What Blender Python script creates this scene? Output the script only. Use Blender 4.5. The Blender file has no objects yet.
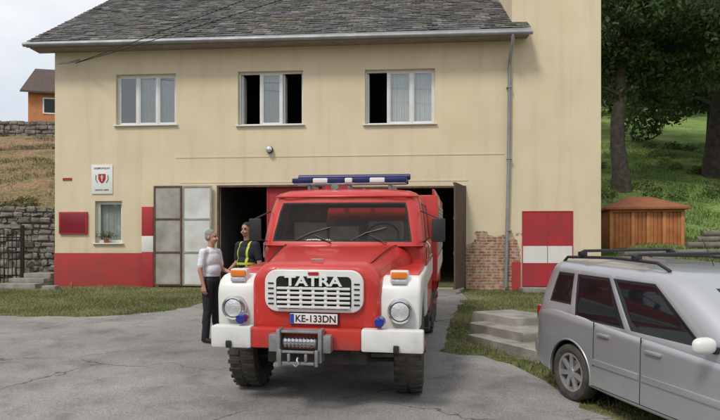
import bpy, bmesh, math, random
import numpy as np
from mathutils import Vector, Matrix
random.seed(7); np.random.seed(7)
S=bpy.context.scene
COL=S.collection
FP=600.0; HZ=248.0; CZ=1.7; SL=0.044; G0=-0.317
def plane(y): return SL*y+G0
def G(px,py):
    Y=(CZ-G0)/(SL+(py-HZ)/FP); return ((px-360)/FP*Y, Y)
def ss(t):
    t=max(0.,min(1.,t)); return t*t*(3-2*t)
# ------------------------------------------------------------- materials
def nt(name):
    m=bpy.data.materials.new(name); m.use_nodes=True
    t=m.node_tree; return m,t,t.nodes,t.links,t.nodes['Principled BSDF']
def rgba(c): return (c[0],c[1],c[2],1)
def M(name,col,rough=.6,metal=0,var=.2,scale=3,bump=0,bscale=60,col2=None,coat=0,spec=.5,detail=6,rvar=.1,dirt=None):
    m,t,N,L,B=nt(name)
    tc=N.new('ShaderNodeTexCoord'); n=N.new('ShaderNodeTexNoise'); n.inputs['Scale'].default_value=scale; n.inputs['Detail'].default_value=detail
    L.new(tc.outputs['Object'],n.inputs['Vector'])
    r=N.new('ShaderNodeValToRGB'); c2=col2 or tuple(x*(1-var) for x in col)
    r.color_ramp.elements[0].position=.32; r.color_ramp.elements[1].position=.68
    r.color_ramp.elements[0].color=rgba(c2); r.color_ramp.elements[1].color=rgba(col)
    L.new(n.outputs['Fac'],r.inputs[0]); out=r.outputs[0]
    if dirt:  # dust that thickens below height z=dirt[0]
        sx=N.new('ShaderNodeSeparateXYZ'); L.new(tc.outputs['Object'],sx.inputs[0])
        dn=N.new('ShaderNodeTexNoise'); dn.inputs['Scale'].default_value=6; dn.inputs['Detail'].default_value=8; L.new(tc.outputs['Object'],dn.inputs['Vector'])
        ad=N.new('ShaderNodeMath'); ad.operation='MULTIPLY_ADD'; ad.inputs[1].default_value=1.2; L.new(dn.outputs['Fac'],ad.inputs[0]); L.new(sx.outputs[2],ad.inputs[2])
        q=N.new('ShaderNodeMapRange'); q.inputs[1].default_value=dirt[0]+.9; q.inputs[2].default_value=dirt[0]+.3; q.inputs[3].default_value=.03; q.inputs[4].default_value=dirt[1]; L.new(ad.outputs[0],q.inputs[0])
        mx=N.new('ShaderNodeMixRGB'); mx.inputs[2].default_value=(.17,.145,.115,1); L.new(q.outputs[0],mx.inputs[0]); L.new(out,mx.inputs[1]); out=mx.outputs[0]
    L.new(out,B.inputs['Base Color'])
    mr=N.new('ShaderNodeMapRange'); mr.inputs[3].default_value=min(1,rough+rvar); mr.inputs[4].default_value=max(0.02,rough-rvar*.5)
    L.new(n.outputs['Fac'],mr.inputs[0]); L.new(mr.outputs[0],B.inputs['Roughness'])
    B.inputs['Metallic'].default_value=metal; B.inputs['Coat Weight'].default_value=coat; B.inputs['Coat Roughness'].default_value=.06
    B.inputs['Specular IOR Level'].default_value=spec
    if bump:
        n2=N.new('ShaderNodeTexNoise'); n2.inputs['Scale'].default_value=bscale; n2.inputs['Detail'].default_value=5
        L.new(tc.outputs['Object'],n2.inputs['Vector'])
        b=N.new('ShaderNodeBump'); b.inputs['Strength'].default_value=bump; b.inputs['Distance'].default_value=.02
        L.new(n2.outputs['Fac'],b.inputs['Height']); L.new(b.outputs[0],B.inputs['Normal'])
    return m
def glassM(name,tint=(.02,.025,.025),trans=.55,rough=.03,metal=0,spec=.8):
    m,t,N,L,B=nt(name)
    B.inputs['Base Color'].default_value=rgba(tint); B.inputs['Roughness'].default_value=rough; B.inputs['IOR'].default_value=1.5; B.inputs['Metallic'].default_value=metal
    B.inputs['Specular IOR Level'].default_value=spec
    tr=N.new('ShaderNodeBsdfTransparent'); tr.inputs[0].default_value=(.88,.93,.91,1)
    lw=N.new('ShaderNodeLayerWeight'); lw.inputs[0].default_value=.25
    mm=N.new('ShaderNodeMath'); mm.operation='MULTIPLY_ADD'; mm.inputs[1].default_value=-trans; mm.inputs[2].default_value=trans
    L.new(lw.outputs['Fresnel'],mm.inputs[0])
    mx=N.new('ShaderNodeMixShader'); L.new(mm.outputs[0],mx.inputs[0]); L.new(B.outputs[0],mx.inputs[1]); L.new(tr.outputs[0],mx.inputs[2])
    L.new(mx.outputs[0],N['Material Output'].inputs[0]); return m
RED=M('fire_red',(.58,.028,.02),.36,0,.2,2.2,.03,8,coat=.35,dirt=(.55,.55))
WHT=M('white_paint',(.76,.75,.72),.38,0,.1,4,coat=.25,dirt=(.5,.5))
BLK=M('black_rubber',(.022,.022,.023),.75,0,.3,10,.3,60)
BPL=M('black_plastic',(.02,.02,.021),.45,0,.2,8)
TYR=M('tyre',(.035,.033,.031),.85,0,.35,9,.4,40,col2=(.085,.075,.062))
CHR=M('chrome',(.65,.65,.65),.16,1,.1,8)
STL=M('dull_steel',(.42,.42,.42),.42,.8,.3,9,.1,40)
UND=M('underbody',(.03,.027,.025),.8,0,.4,6,.3,30,col2=(.07,.06,.05))
DRK=M('dark_gap',(.006,.006,.006),.8,0,.1)
ORG=M('amber_lens',(.85,.22,.02),.2,0,.1,coat=.5)
BLU=M('blue_lens',(.01,.03,.30),.12,0,.3,6,coat=.8)
NAVY=M('navy_tube',(.012,.018,.12),.35,0,.3,6)
LENS=M('head_lens',(.75,.76,.76),.08,.55,.15,30,.3,60,coat=1)
SEAT=M('seat_fabric',(.05,.045,.04),.9,0,.3,8)
SEAT2=M('seat_tan',(.36,.33,.28),.9,0,.3,8)
WGL=glassM('windshield_glass',(.07,.08,.075),.86)
TGL=glassM('window_glass',(.42,.44,.45),.62,.03,.9)
CGL=glassM('tinted_glass',(.010,.011,.012),.1,.04,0,.45)
SIL=M('silver_paint',(.50,.505,.52),.34,.6,.05,2,coat=.7,dirt=(.0,.35))
ALY=M('alloy',(.60,.60,.61),.35,.75,.1,6)
PLT=M('plate_white',(.78,.78,.76),.4,0,.05)
INK=M('ink_black',(.015,.015,.015),.5,0,.1)
PBL=M('plate_blue',(.02,.06,.4),.4,0,.1)
REDL=M('tail_red',(.4,.01,.01),.15,0,.1,coat=.8)
CON=M('concrete',(.36,.34,.31),.9,0,.4,2.5,.5,30,col2=(.19,.18,.15))
WFR=M('window_white',(.76,.76,.74),.4,0,.08,6)
CURT=M('curtain',(.80,.81,.78),.9,0,.1,6,.2,10)
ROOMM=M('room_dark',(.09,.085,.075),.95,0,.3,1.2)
RDW=M('red_door_paint',(.42,.022,.032),.6,0,.3,2.5,.1,30,col2=(.30,.03,.035))
DADO=M('red_dado',(.42,.04,.038),.85,0,.3,1.8,.3,40,col2=(.29,.05,.045))
GRM=M('grey_metal_door',(.40,.39,.36),.6,.05,.3,2.2,.1,30,col2=(.26,.23,.19))
LGM=M('light_metal_door',(.68,.69,.68),.55,.0,.2,2,.1,30,col2=(.52,.51,.47))
RUST=M('rusty_frame',(.16,.09,.06),.8,.1,.4,6,.3,30)
ZNC=M('zinc_gutter',(.36,.37,.38),.5,.5,.25,3,.05,10)
SOFM=M('soffit_wood',(.28,.24,.2),.8,0,.3,4,.2,30)
WOOD=M('shed_wood',(.46,.17,.05),.6,0,.3,3,.2,20,col2=(.30,.10,.03))
WRF=M('shed_roof',(.33,.12,.055),.75,0,.3,4,.3,20)
STON=M('field_stone',(.29,.27,.23),.9,0,.5,3.2,.7,14,col2=(.13,.115,.095))
BARK=M('bark',(.075,.06,.045),.95,0,.4,5,1,14,col2=(.03,.024,.02))
IRON=M('black_iron',(.015,.015,.016),.5,.3,.2)
LOG=M('old_timber',(.20,.18,.15),.9,0,.4,5,.6,25)

def leafM(name,c1,c2,c3,tl_=.3,lo=.55,hi=1.35):
    m,t,N,L,B=nt(name)
    g=N.new('ShaderNodeNewGeometry'); r=N.new('ShaderNodeValToRGB')
    r.color_ramp.elements[0].color=rgba(c1); r.color_ramp.elements[1].color=rgba(c3)
    e=r.color_ramp.elements.new(.5); e.color=rgba(c2)
    L.new(g.outputs['Random Per Island'],r.inputs[0])
    n=N.new('ShaderNodeTexNoise'); n.inputs['Scale'].default_value=.35; tc=N.new('ShaderNodeTexCoord'); L.new(tc.outputs['Object'],n.inputs['Vector'])
    mr=N.new('ShaderNodeMapRange'); mr.inputs[1].default_value=.3;mr.inputs[2].default_value=.7; mr.inputs[3].default_value=lo; mr.inputs[4].default_value=hi
    L.new(n.outputs['Fac'],mr.inputs[0])
    mx=N.new('ShaderNodeVectorMath'); mx.operation='SCALE'; L.new(r.outputs[0],mx.inputs[0]); L.new(mr.outputs[0],mx.inputs['Scale'])
    L.new(mx.outputs[0],B.inputs['Base Color']); B.inputs['Roughness'].default_value=.6
    tl=N.new('ShaderNodeBsdfTranslucent'); L.new(mx.outputs[0],tl.inputs[0])
    ms=N.new('ShaderNodeMixShader'); ms.inputs[0].default_value=tl_; L.new(B.outputs[0],ms.inputs[1]); L.new(tl.outputs[0],ms.inputs[2])
    L.new(ms.outputs[0],N['Material Output'].inputs[0]); return m
LEAF=leafM('leaf_green',(.035,.07,.018),(.065,.115,.03),(.12,.175,.05),.4)
LEAF2=leafM('leaf_far',(.06,.10,.035),(.09,.14,.05),(.14,.19,.08),.4)
BLADE=leafM('grass_blades',(.13,.16,.045),(.21,.215,.085),(.34,.31,.16))
BLADE2=leafM('grass_green',(.08,.14,.03),(.13,.2,.045),(.22,.26,.10))
WEED=leafM('dry_weeds',(.12,.13,.05),(.17,.16,.07),(.25,.2,.11))

def groundM():
    m,t,N,L,B=nt('grass_ground')
    tc=N.new('ShaderNodeTexCoord')
    n=N.new('ShaderNodeTexNoise'); n.inputs['Scale'].default_value=.35; n.inputs['Detail'].default_value=8; L.new(tc.outputs['Object'],n.inputs['Vector'])
    r=N.new('ShaderNodeValToRGB'); r.color_ramp.elements[0].position=.35; r.color_ramp.elements[1].position=.65
    r.color_ramp.elements[0].color=(.10,.13,.04,1); r.color_ramp.elements[1].color=(.21,.195,.10,1)
    L.new(n.outputs['Fac'],r.inputs[0])
    n2=N.new('ShaderNodeTexNoise'); n2.inputs['Scale'].default_value=9; n2.inputs['Detail'].default_value=9; L.new(tc.outputs['Object'],n2.inputs['Vector'])
    mr=N.new('ShaderNodeMapRange'); mr.inputs[1].default_value=.3; mr.inputs[2].default_value=.7; mr.inputs[3].default_value=.55; mr.inputs[4].default_value=1.35
    L.new(n2.outputs['Fac'],mr.inputs[0])
    sx=N.new('ShaderNodeSeparateXYZ'); L.new(tc.outputs['Object'],sx.inputs[0])
    mx0=N.new('ShaderNodeMapRange'); mx0.inputs[1].default_value=-9; mx0.inputs[2].default_value=-13; L.new(sx.outputs[0],mx0.inputs[0])
    my0=N.new('ShaderNodeMapRange'); my0.inputs[1].default_value=19; my0.inputs[2].default_value=23; L.new(sx.outputs[1],my0.inputs[0])
    mm=N.new('ShaderNodeMath'); mm.operation='MULTIPLY'; L.new(mx0.outputs[0],mm.inputs[0]); L.new(my0.outputs[0],mm.inputs[1])
    n5=N.new('ShaderNodeTexNoise'); n5.inputs['Scale'].default_value=.6; n5.inputs['Detail'].default_value=10; n5.inputs['Roughness'].default_value=.65; L.new(tc.outputs['Object'],n5.inputs['Vector'])
    r2=N.new('ShaderNodeValToRGB'); r2.color_ramp.elements[0].color=(.15,.145,.06,1); r2.color_ramp.elements[1].color=(.31,.20,.12,1)
    e=r2.color_ramp.elements.new(.47); e.color=(.24,.175,.095,1)
    r2.color_ramp.elements[0].position=.38; r2.color_ramp.elements[2].position=.6; L.new(n5.outputs['Fac'],r2.inputs[0])
    mxc=N.new('ShaderNodeMixRGB'); L.new(mm.outputs[0],mxc.inputs[0]); L.new(r.outputs[0],mxc.inputs[1]); L.new(r2.outputs[0],mxc.inputs[2])
    gx=N.new('ShaderNodeMapRange'); gx.inputs[1].default_value=7; gx.inputs[2].default_value=9; L.new(sx.outputs[0],gx.inputs[0])
    gy=N.new('ShaderNodeMapRange'); gy.inputs[1].default_value=18; gy.inputs[2].default_value=22; L.new(sx.outputs[1],gy.inputs[0])
    gm=N.new('ShaderNodeMath'); gm.operation='MULTIPLY'; L.new(gx.outputs[0],gm.inputs[0]); L.new(gy.outputs[0],gm.inputs[1])
    r3=N.new('ShaderNodeValToRGB'); r3.color_ramp.elements[0].position=.35; r3.color_ramp.elements[1].position=.65; r3.color_ramp.elements[0].color=(.11,.19,.04,1); r3.color_ramp.elements[1].color=(.24,.31,.10,1); L.new(n5.outputs['Fac'],r3.inputs[0])
    mxd=N.new('ShaderNodeMixRGB'); L.new(gm.outputs[0],mxd.inputs[0]); L.new(mxc.outputs[0],mxd.inputs[1]); L.new(r3.outputs[0],mxd.inputs[2])
    sc=N.new('ShaderNodeVectorMath'); sc.operation='SCALE'; L.new(mxd.outputs[0],sc.inputs[0]); L.new(mr.outputs[0],sc.inputs['Scale'])
    L.new(sc.outputs[0],B.inputs['Base Color']); B.inputs['Roughness'].default_value=.95; B.inputs['Specular IOR Level'].default_value=.15
    b=N.new('ShaderNodeBump'); b.inputs['Strength'].default_value=.9; b.inputs['Distance'].default_value=.08; L.new(n2.outputs['Fac'],b.inputs['Height']); L.new(b.outputs[0],B.inputs['Normal'])
    return m
GRND=groundM()
def asphaltM():
    m,t,N,L,B=nt('old_asphalt')
    tc=N.new('ShaderNodeTexCoord')
    def noise(s,d=6,v=None,ro=.5):
        n=N.new('ShaderNodeTexNoise'); n.inputs['Scale'].default_value=s; n.inputs['Detail'].default_value=d; n.inputs['Roughness'].default_value=ro; L.new(v or tc.outputs['Object'],n.inputs['Vector']); return n
    a=noise(.5,9,None,.6); r=N.new('ShaderNodeValToRGB')
    r.color_ramp.elements[0].position=.36; r.color_ramp.elements[1].position=.62
    r.color_ramp.elements[0].color=(.20,.192,.182,1); r.color_ramp.elements[1].color=(.31,.30,.28,1); L.new(a.outputs['Fac'],r.inputs[0])
    f=noise(48,4,None,.7); mr=N.new('ShaderNodeMapRange'); mr.inputs[1].default_value=.3; mr.inputs[2].default_value=.7; mr.inputs[3].default_value=.58; mr.inputs[4].default_value=1.4; L.new(f.outputs['Fac'],mr.inputs[0])
    s1=N.new('ShaderNodeVectorMath'); s1.operation='SCALE'; L.new(r.outputs[0],s1.inputs[0]); L.new(mr.outputs[0],s1.inputs['Scale'])
    st=noise(1.7,9,None,.65); sr=N.new('ShaderNodeMapRange'); sr.inputs[1].default_value=.5; sr.inputs[2].default_value=.68; sr.inputs[3].default_value=1; sr.inputs[4].default_value=.68; L.new(st.outputs['Fac'],sr.inputs[0])
    s2=N.new('ShaderNodeVectorMath'); s2.operation='SCALE'; L.new(s1.outputs[0],s2.inputs[0]); L.new(sr.outputs[0],s2.inputs['Scale'])
    dn=noise(1.6,6); dm=N.new('ShaderNodeVectorMath'); dm.operation='MULTIPLY_ADD'; dm.inputs[1].default_value=(.9,.9,.9); L.new(dn.outputs['Color'],dm.inputs[0]); L.new(tc.outputs['Object'],dm.inputs[2])
    v=N.new('ShaderNodeTexVoronoi'); v.feature='DISTANCE_TO_EDGE'; v.inputs['Scale'].default_value=.42; L.new(dm.outputs[0],v.inputs['Vector'])
    cr=N.new('ShaderNodeMapRange'); cr.inputs[1].default_value=.002; cr.inputs[2].default_value=.009; cr.inputs[3].default_value=.4; cr.inputs[4].default_value=1; L.new(v.outputs['Distance'],cr.inputs[0])
    cm=noise(.45,3); cmr=N.new('ShaderNodeMapRange'); cmr.inputs[1].default_value=.45; cmr.inputs[2].default_value=.55; L.new(cm.outputs['Fac'],cmr.inputs[0])
    mx=N.new('ShaderNodeMixRGB'); mx.inputs[1].default_value=(1,1,1,1); L.new(cmr.outputs[0],mx.inputs[0]); L.new(cr.outputs[0],mx.inputs[2])
    s3=N.new('ShaderNodeVectorMath'); s3.operation='MULTIPLY'; L.new(s2.outputs[0],s3.inputs[0]); L.new(mx.outputs[0],s3.inputs[1])
    L.new(s3.outputs[0],B.inputs['Base Color']); B.inputs['Roughness'].default_value=.9; B.inputs['Specular IOR Level'].default_value=.25
    b=N.new('ShaderNodeBump'); b.inputs['Strength'].default_value=.6; b.inputs['Distance'].default_value=.012; L.new(f.outputs['Fac'],b.inputs['Height']); L.new(b.outputs[0],B.inputs['Normal'])
    return m
ASPH=asphaltM()
def tileM():
    m,t,N,L,B=nt('slate_tiles')
    g=N.new('ShaderNodeNewGeometry'); r=N.new('ShaderNodeValToRGB')
    r.color_ramp.elements[0].color=(.05,.047,.045,1); r.color_ramp.elements[1].color=(.17,.16,.15,1); e=r.color_ramp.elements.new(.6); e.color=(.095,.09,.085,1)
    L.new(g.outputs['Random Per Island'],r.inputs[0])
    tc=N.new('ShaderNodeTexCoord'); n=N.new('ShaderNodeTexNoise'); n.inputs['Scale'].default_value=.8; n.inputs['Detail'].default_value=9; L.new(tc.outputs['Object'],n.inputs['Vector'])
    mr=N.new('ShaderNodeMapRange'); mr.inputs[1].default_value=.48; mr.inputs[2].default_value=.62; mr.inputs[4].default_value=.6; L.new(n.outputs['Fac'],mr.inputs[0])
    mx=N.new('ShaderNodeMixRGB'); mx.inputs[2].default_value=(.105,.10,.065,1); L.new(mr.outputs[0],mx.inputs[0]); L.new(r.outputs[0],mx.inputs[1])
    n3=N.new('ShaderNodeTexNoise'); n3.inputs['Scale'].default_value=11; n3.inputs['Detail'].default_value=5; L.new(tc.outputs['Object'],n3.inputs['Vector'])
    m3=N.new('ShaderNodeMapRange'); m3.inputs[1].default_value=.3; m3.inputs[2].default_value=.7; m3.inputs[3].default_value=.5; m3.inputs[4].default_value=1.55; L.new(n3.outputs['Fac'],m3.inputs[0])
    sc=N.new('ShaderNodeVectorMath'); sc.operation='SCALE'; L.new(mx.outputs[0],sc.inputs[0]); L.new(m3.outputs[0],sc.inputs['Scale'])
    L.new(sc.outputs[0],B.inputs['Base Color']); B.inputs['Roughness'].default_value=.85
    return m
TILE=tileM()
# ------------------------------------------------------------- mesh helpers
def empty(name,mat=None):
    e=bpy.data.objects.new(name,None); COL.objects.link(e); e.empty_display_size=.2
    if mat is not None: e.matrix_world=mat
    return e
def link(name,me,mats,parent=None,smooth=None):
    o=bpy.data.objects.new(name,me); COL.objects.link(o)
    if mats is not None:
        if not isinstance(mats,(list,tuple)): mats=[mats]
        for m in mats: me.materials.append(m)
    if smooth is not None:
        me.shade_smooth()
        try: me.set_sharp_from_angle(angle=math.radians(smooth))
        except Exception: pass
    if parent is not None: o.parent=parent
    return o
def frombm(name,bm,mats,parent=None,smooth=None,normals=True):
    if normals: bmesh.ops.recalc_face_normals(bm,faces=bm.faces)
    me=bpy.data.meshes.new(name); bm.to_mesh(me); bm.free(); return link(name,me,mats,parent,smooth)
def addbox(bm,x0,x1,y0,y1,z0,z1,bev=0,mi=0,mtx=None):
    r=bmesh.ops.create_cube(bm,size=1); vs=r['verts']
    for v in vs: v.co=Vector(((x0+x1)/2+v.co.x*(x1-x0),(y0+y1)/2+v.co.y*(y1-y0),(z0+z1)/2+v.co.z*(z1-z0)))
    fs=set(f for v in vs for f in v.link_faces)
    for f in fs: f.material_index=mi
    if bev:
        es=list(set(e for v in vs for e in v.link_edges))
        r2=bmesh.ops.bevel(bm,geom=es,offset=bev,segments=2,affect='EDGES',profile=.6)
        vs=list(set(v for f in r2['faces'] for v in f.verts)|set(v for v in vs if v.is_valid))
        for f in set(f for v in vs for f in v.link_faces): f.material_index=mi
    if mtx is not None:
        for v in vs: v.co=mtx@v.co
    return vs
def box(name,x0,x1,y0,y1,z0,z1,mat,parent=None,bev=0,mtx=None):
    bm=bmesh.new(); addbox(bm,x0,x1,y0,y1,z0,z1,bev,0,mtx); return frombm(name,bm,mat,parent,40 if bev else None)
def boxes(name,lst,mat,parent=None,bev=0):
    bm=bmesh.new()
    for b in lst: addbox(bm,*b[:6],bev,b[6] if len(b)>6 else 0)
    return frombm(name,bm,mat,parent,40 if bev else None)
def addtube(bm,pts,rads,n=10,mi=0,cap=True):
    rings=[]; pts=[Vector(p) for p in pts]; prev=None
    for i,p in enumerate(pts):
        d=(pts[min(i+1,len(pts)-1)]-pts[max(i-1,0)]).normalized()
        if prev is None:
            a=Vector((0,0,1)) if abs(d.z)<.9 else Vector((1,0,0)); u=d.cross(a).normalized()
        else: u=(prev-d*prev.dot(d)).normalized()
        prev=u; w=d.cross(u); r=rads[i] if isinstance(rads,(list,tuple)) else rads
        rings.append([bm.verts.new(p+(u*math.cos(2*math.pi*k/n)+w*math.sin(2*math.pi*k/n))*r) for k in range(n)])
    for a,b in zip(rings,rings[1:]):
        for k in range(n):
            f=bm.faces.new((a[k],a[(k+1)%n],b[(k+1)%n],b[k])); f.material_index=mi
    if cap:
        for rg in (rings[0],rings[-1]):
            f=bm.faces.new(rg); f.material_index=mi
def tube(name,pts,rads,mat,parent=None,n=12):
    bm=bmesh.new(); addtube(bm,pts,rads,n); return frombm(name,bm,mat,parent,50)
def addrev(bm,prof,n=32,cx=0,cy=0,cz=0,mi=0,axis='x',caps=(1,1)):
    rings=[]
    for (a,r) in prof:
        ring=[]
        for k in range(n):
            t=2*math.pi*k/n
            if axis=='x': co=(cx+a,cy+r*math.cos(t),cz+r*math.sin(t))
            elif axis=='y': co=(cx+r*math.cos(t),cy+a,cz+r*math.sin(t))
            else: co=(cx+r*math.cos(t),cy+r*math.sin(t),cz+a)
            ring.append(bm.verts.new(co))
        rings.append(ring)
    for a,b in zip(rings,rings[1:]):
        for k in range(n):
            f=bm.faces.new((a[k],a[(k+1)%n],b[(k+1)%n],b[k])); f.material_index=mi
    for c,rg in zip(caps,(rings[0],rings[-1])):
        if c: f=bm.faces.new(rg); f.material_index=mi
def rev(name,prof,mat,parent=None,n=32,c=(0,0,0),axis='x',sm=35,caps=(1,1)):
    bm=bmesh.new(); addrev(bm,prof,n,*c,0,axis,caps); return frombm(name,bm,mat,parent,sm)
def rrect(hw,zb,zt,r,nc=5,top_only=False):
    pts=[]
    r=min(r,hw*.98,(zt-zb)*.49); rb=r*.5
    for (cx,cz,a0,rr) in ((hw-r,zt-r,0,r),(-hw+r,zt-r,90,r),(-hw+rb,zb+rb,180,rb),(hw-rb,zb+rb,270,rb)):
        for k in range(nc+1):
            a=math.radians(a0+90*k/nc); pts.append((cx+rr*math.cos(a),cz+rr*math.sin(a)))
    return pts
def crom(rows,sub=4):
    rows=np.array(rows,float); out=[]
    for i in range(len(rows)-1):
        p0=rows[max(i-1,0)];p1=rows[i];p2=rows[i+1];p3=rows[min(i+2,len(rows)-1)]
        h=abs(p2[0]-p1[0])+1e-9; 
        m1=(p2-p0)/max(abs(p2[0]-p0[0]),1e-6)*h if i>0 else (p2-p1)
        m2=(p3-p1)/max(abs(p3[0]-p1[0]),1e-6)*h if i+2<len(rows) else (p2-p1)
        for k in range(sub):
            t=k/sub; t2=t*t;t3=t2*t
            out.append((2*t3-3*t2+1)*p1+(t3-2*t2+t)*m1+(-2*t3+3*t2)*p2+(t3-t2)*m2)
    out.append(rows[-1]); return out
def loft(name,secs,mat,parent=None,sub=3,nc=6,sm=35,crown=0.0):
    bm=bmesh.new(); rings=[]
    for (y,hw,zb,zt,r) in crom(secs,sub):
        rings.append([bm.verts.new((x,y,z+(crown*(1-(x/hw)**2) if z>(zb+zt)/2 else 0))) for x,z in rrect(hw,zb,zt,r,nc)])
    n=len(rings[0])
    for a,b in zip(rings,rings[1:]):
        for k in range(n): bm.faces.new((a[k],a[(k+1)%n],b[(k+1)%n],b[k]))
    bm.faces.new(rings[0]); bm.faces.new(rings[-1])
    return frombm(name,bm,mat,parent,sm)
def greenhouse(name,levels,nF,nS,nR,nC,wins,mats,parent,bulge=.08,inset=.025,sub=2,sm=30):
    rows=levels
    bm=bmesh.new(); rings=[]
    for (z,yf,yr,hw,r) in rows:
        P=[]
        for k in range(nF): x=-hw+r+(2*hw-2*r)*k/nF; P.append((x,yf))
        for k in range(nC): a=math.radians(-90+90*k/nC); P.append((hw-r+r*math.cos(a),yf+r+r*math.sin(a)))
        for k in range(nS): P.append((hw,yf+r+(yr-yf-2*r)*k/nS))
        for k in range(nC): a=math.radians(90*k/nC); P.append((hw-r+r*math.cos(a),yr-r+r*math.sin(a)))
        for k in range(nR): P.append((hw-r-(2*hw-2*r)*k/nR,yr))
        for k in range(nC): a=math.radians(90+90*k/nC); P.append((-hw+r+r*math.cos(a),yr-r+r*math.sin(a)))
        for k in range(nS): P.append((-hw,yr-r-(yr-yf-2*r)*k/nS))
        for k in range(nC): a=math.radians(180+90*k/nC); P.append((-hw+r+r*math.cos(a),yf+r+r*math.sin(a)))
        L=yr-yf
        rings.append([bm.verts.new((x,y-bulge*(1-(x/hw)**2)*max(0,1-(y-yf)/(L*.5)),z)) for x,y in P])
    n=len(rings[0]); off={'F':0,'R':nF+nC,'B':nF+nC+nS+nC,'L':nF+3*nC+nS+nR}
    F={}
    for j,(a,b) in enumerate(zip(rings,rings[1:])):
        for k in range(n): F[(j,k)]=bm.faces.new((a[k],a[(k+1)%n],b[(k+1)%n],b[k]))
    bm.faces.new(rings[-1]); bm.faces.new(rings[0])
    bmesh.ops.recalc_face_normals(bm,faces=bm.faces)
    for (sd,i0,i1,r0,r1) in wins:
        if sd=='L': i0,i1=nS-i1,nS-i0
        fs=[F[(j,(off[sd]+k)%n)] for j in range(r0,r1) for k in range(i0,i1)]
        for f in fs: f.material_index=2
        rr=bmesh.ops.inset_region(bm,faces=fs,thickness=inset,depth=-.006,use_even_offset=True,use_boundary=True)
        for f in rr['faces']: f.material_index=1
    return frombm(name,bm,mats,parent,sm,normals=False)
def extr(name,prof,x0,x1,mat,parent,bev=.03,sm=35):
    bm=bmesh.new(); vs=[bm.verts.new((x0,y,z)) for y,z in prof]; f=bm.faces.new(vs)
    r=bmesh.ops.extrude_face_region(bm,geom=[f]); nv=[v for v in r['geom'] if isinstance(v,bmesh.types.BMVert)]
    for v in nv: v.co.x=x1
    bmesh.ops.recalc_face_normals(bm,faces=bm.faces)
    if bev:
        es=[e for e in bm.edges if abs(e.verts[0].co.x-e.verts[1].co.x)<1e-6]
        bmesh.ops.bevel(bm,geom=es,offset=bev,segments=3,affect='EDGES',profile=.5)
    return frombm(name,bm,mat,parent,sm)
def text(name,s,size,mat,parent,loc,rz=0,ext=.003,sx=1,bold=0):
    c=bpy.data.curves.new(name,'FONT'); c.body=s; c.size=size; c.extrude=ext; c.align_x='CENTER'; c.align_y='CENTER'; c.offset=bold
    t=bpy.data.objects.new('tmp',c); COL.objects.link(t)
    dg=bpy.context.evaluated_depsgraph_get(); me=bpy.data.meshes.new_from_object(t.evaluated_get(dg))
    bpy.data.objects.remove(t); me.materials.clear()
    o=link(name,me,mat,parent); o.matrix_local=Matrix.Translation(loc)@Matrix.Rotation(rz,4,'Z')@Matrix.Rotation(math.pi/2,4,'X')@Matrix.Diagonal((sx,1,1,1)); return o
def baked(o,mods):
    for t,kw in mods:
        m=o.modifiers.new(t,t)
        for k,v in kw.items(): setattr(m,k,v)
    dg=bpy.context.evaluated_depsgraph_get(); dg.update()
    me=bpy.data.meshes.new_from_object(o.evaluated_get(dg)); o.modifiers.clear(); o.data=me; return o
# ------------------------------------------------------------- terrain
def hgt(x,y):
    z=plane(max(y,-60))
    wr=ss((x-6.9)/3)
    er=1.1*ss((y-12)/8)+.29*max(0,min(y,95)-20)
    wl=ss((-x-9.9)/.9)
    el=2.5*ss((y-21.3)/.4)+.31*max(0,min(y,37)-21.6)+.10*max(0,min(y,90)-37)
    z+=wr*er*(1-ss((y-95)/60)*.3)+wl*el
    if y>34: z+= (1-wr)*(1-wl)*ss((y-34)/20)*9
    return z
xs=sorted(set(list(np.arange(-16,22,.5))+list(np.arange(-60,-16,4))+list(np.arange(22,80,4))+[-300,-200,-140,-100,-80,80,100,140,200,300]+[-10.8,-10.35,-9.9]))
ys=sorted(set(list(np.arange(10,40,.5))+[-300,-200,-120,-60,-30,-15,-5,0,5]+list(np.arange(40,120,4))+[120,150,200,300,400]+[21.3,21.7]))
vv=[(x,y,hgt(x,y)+((.10*math.sin(x*1.3+y*.4)*math.cos(y*.9)+.05*math.sin(x*2.9+y*2.1)) if (y>22 and (x>9 or x<-11)) else 0)) for y in ys for x in xs]
nx=len(xs); ff=[(j*nx+i,j*nx+i+1,(j+1)*nx+i+1,(j+1)*nx+i) for j in range(len(ys)-1) for i in range(nx-1)]
me=bpy.data.meshes.new('ground'); me.from_pydata(vv,[],ff); link('ground',me,GRND,None,60)
def edge(pts,step=.25,amp=.05):
    out=[]
    for (a,b) in zip(pts,pts[1:]):
        a=np.array(a);b=np.array(b); n=max(1,int(np.linalg.norm(b-a)/step))
        for k in range(n): out.append(tuple(a+(b-a)*k/n+np.random.normal(0,amp,2)*(1 if np.linalg.norm(b-a)<16 else .3)))
    out.append(tuple(pts[-1])); return out
A=edge([(-24,13.1),G(0,316),G(90,317),G(165,312),G(205,303),G(212,289.5)])
e2=edge([G(466,300),G(452,318),G(448,333),G(440,352),G(478,356),G(520,368),G(556,388),G(600,417),(3.2,5.2),(4.5,3.0),(12,2.4)])
yA=A+[(-3.9,18.55),(2.95,18.02)]+e2+[(30,2.2),(30,-40),(-24,-40)]
bm=bmesh.new(); f=bm.faces.new([bm.verts.new((x,y,plane(y)+.006)) for x,y in yA]); bmesh.ops.triangulate(bm,faces=[f])
for f in bm.faces:
    if f.normal.z<0: f.normal_flip()
frombm('asphalt_yard',bm,ASPH,normals=False)
def inpoly(x,y,P):
    c=False; j=len(P)-1
    for i in range(len(P)):
        xi,yi=P[i]; xj,yj=P[j]
        if (yi>y)!=(yj>y) and x<(xj-xi)*(y-yi)/(yj-yi)+xi: c=not c
        j=i
    return c
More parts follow.
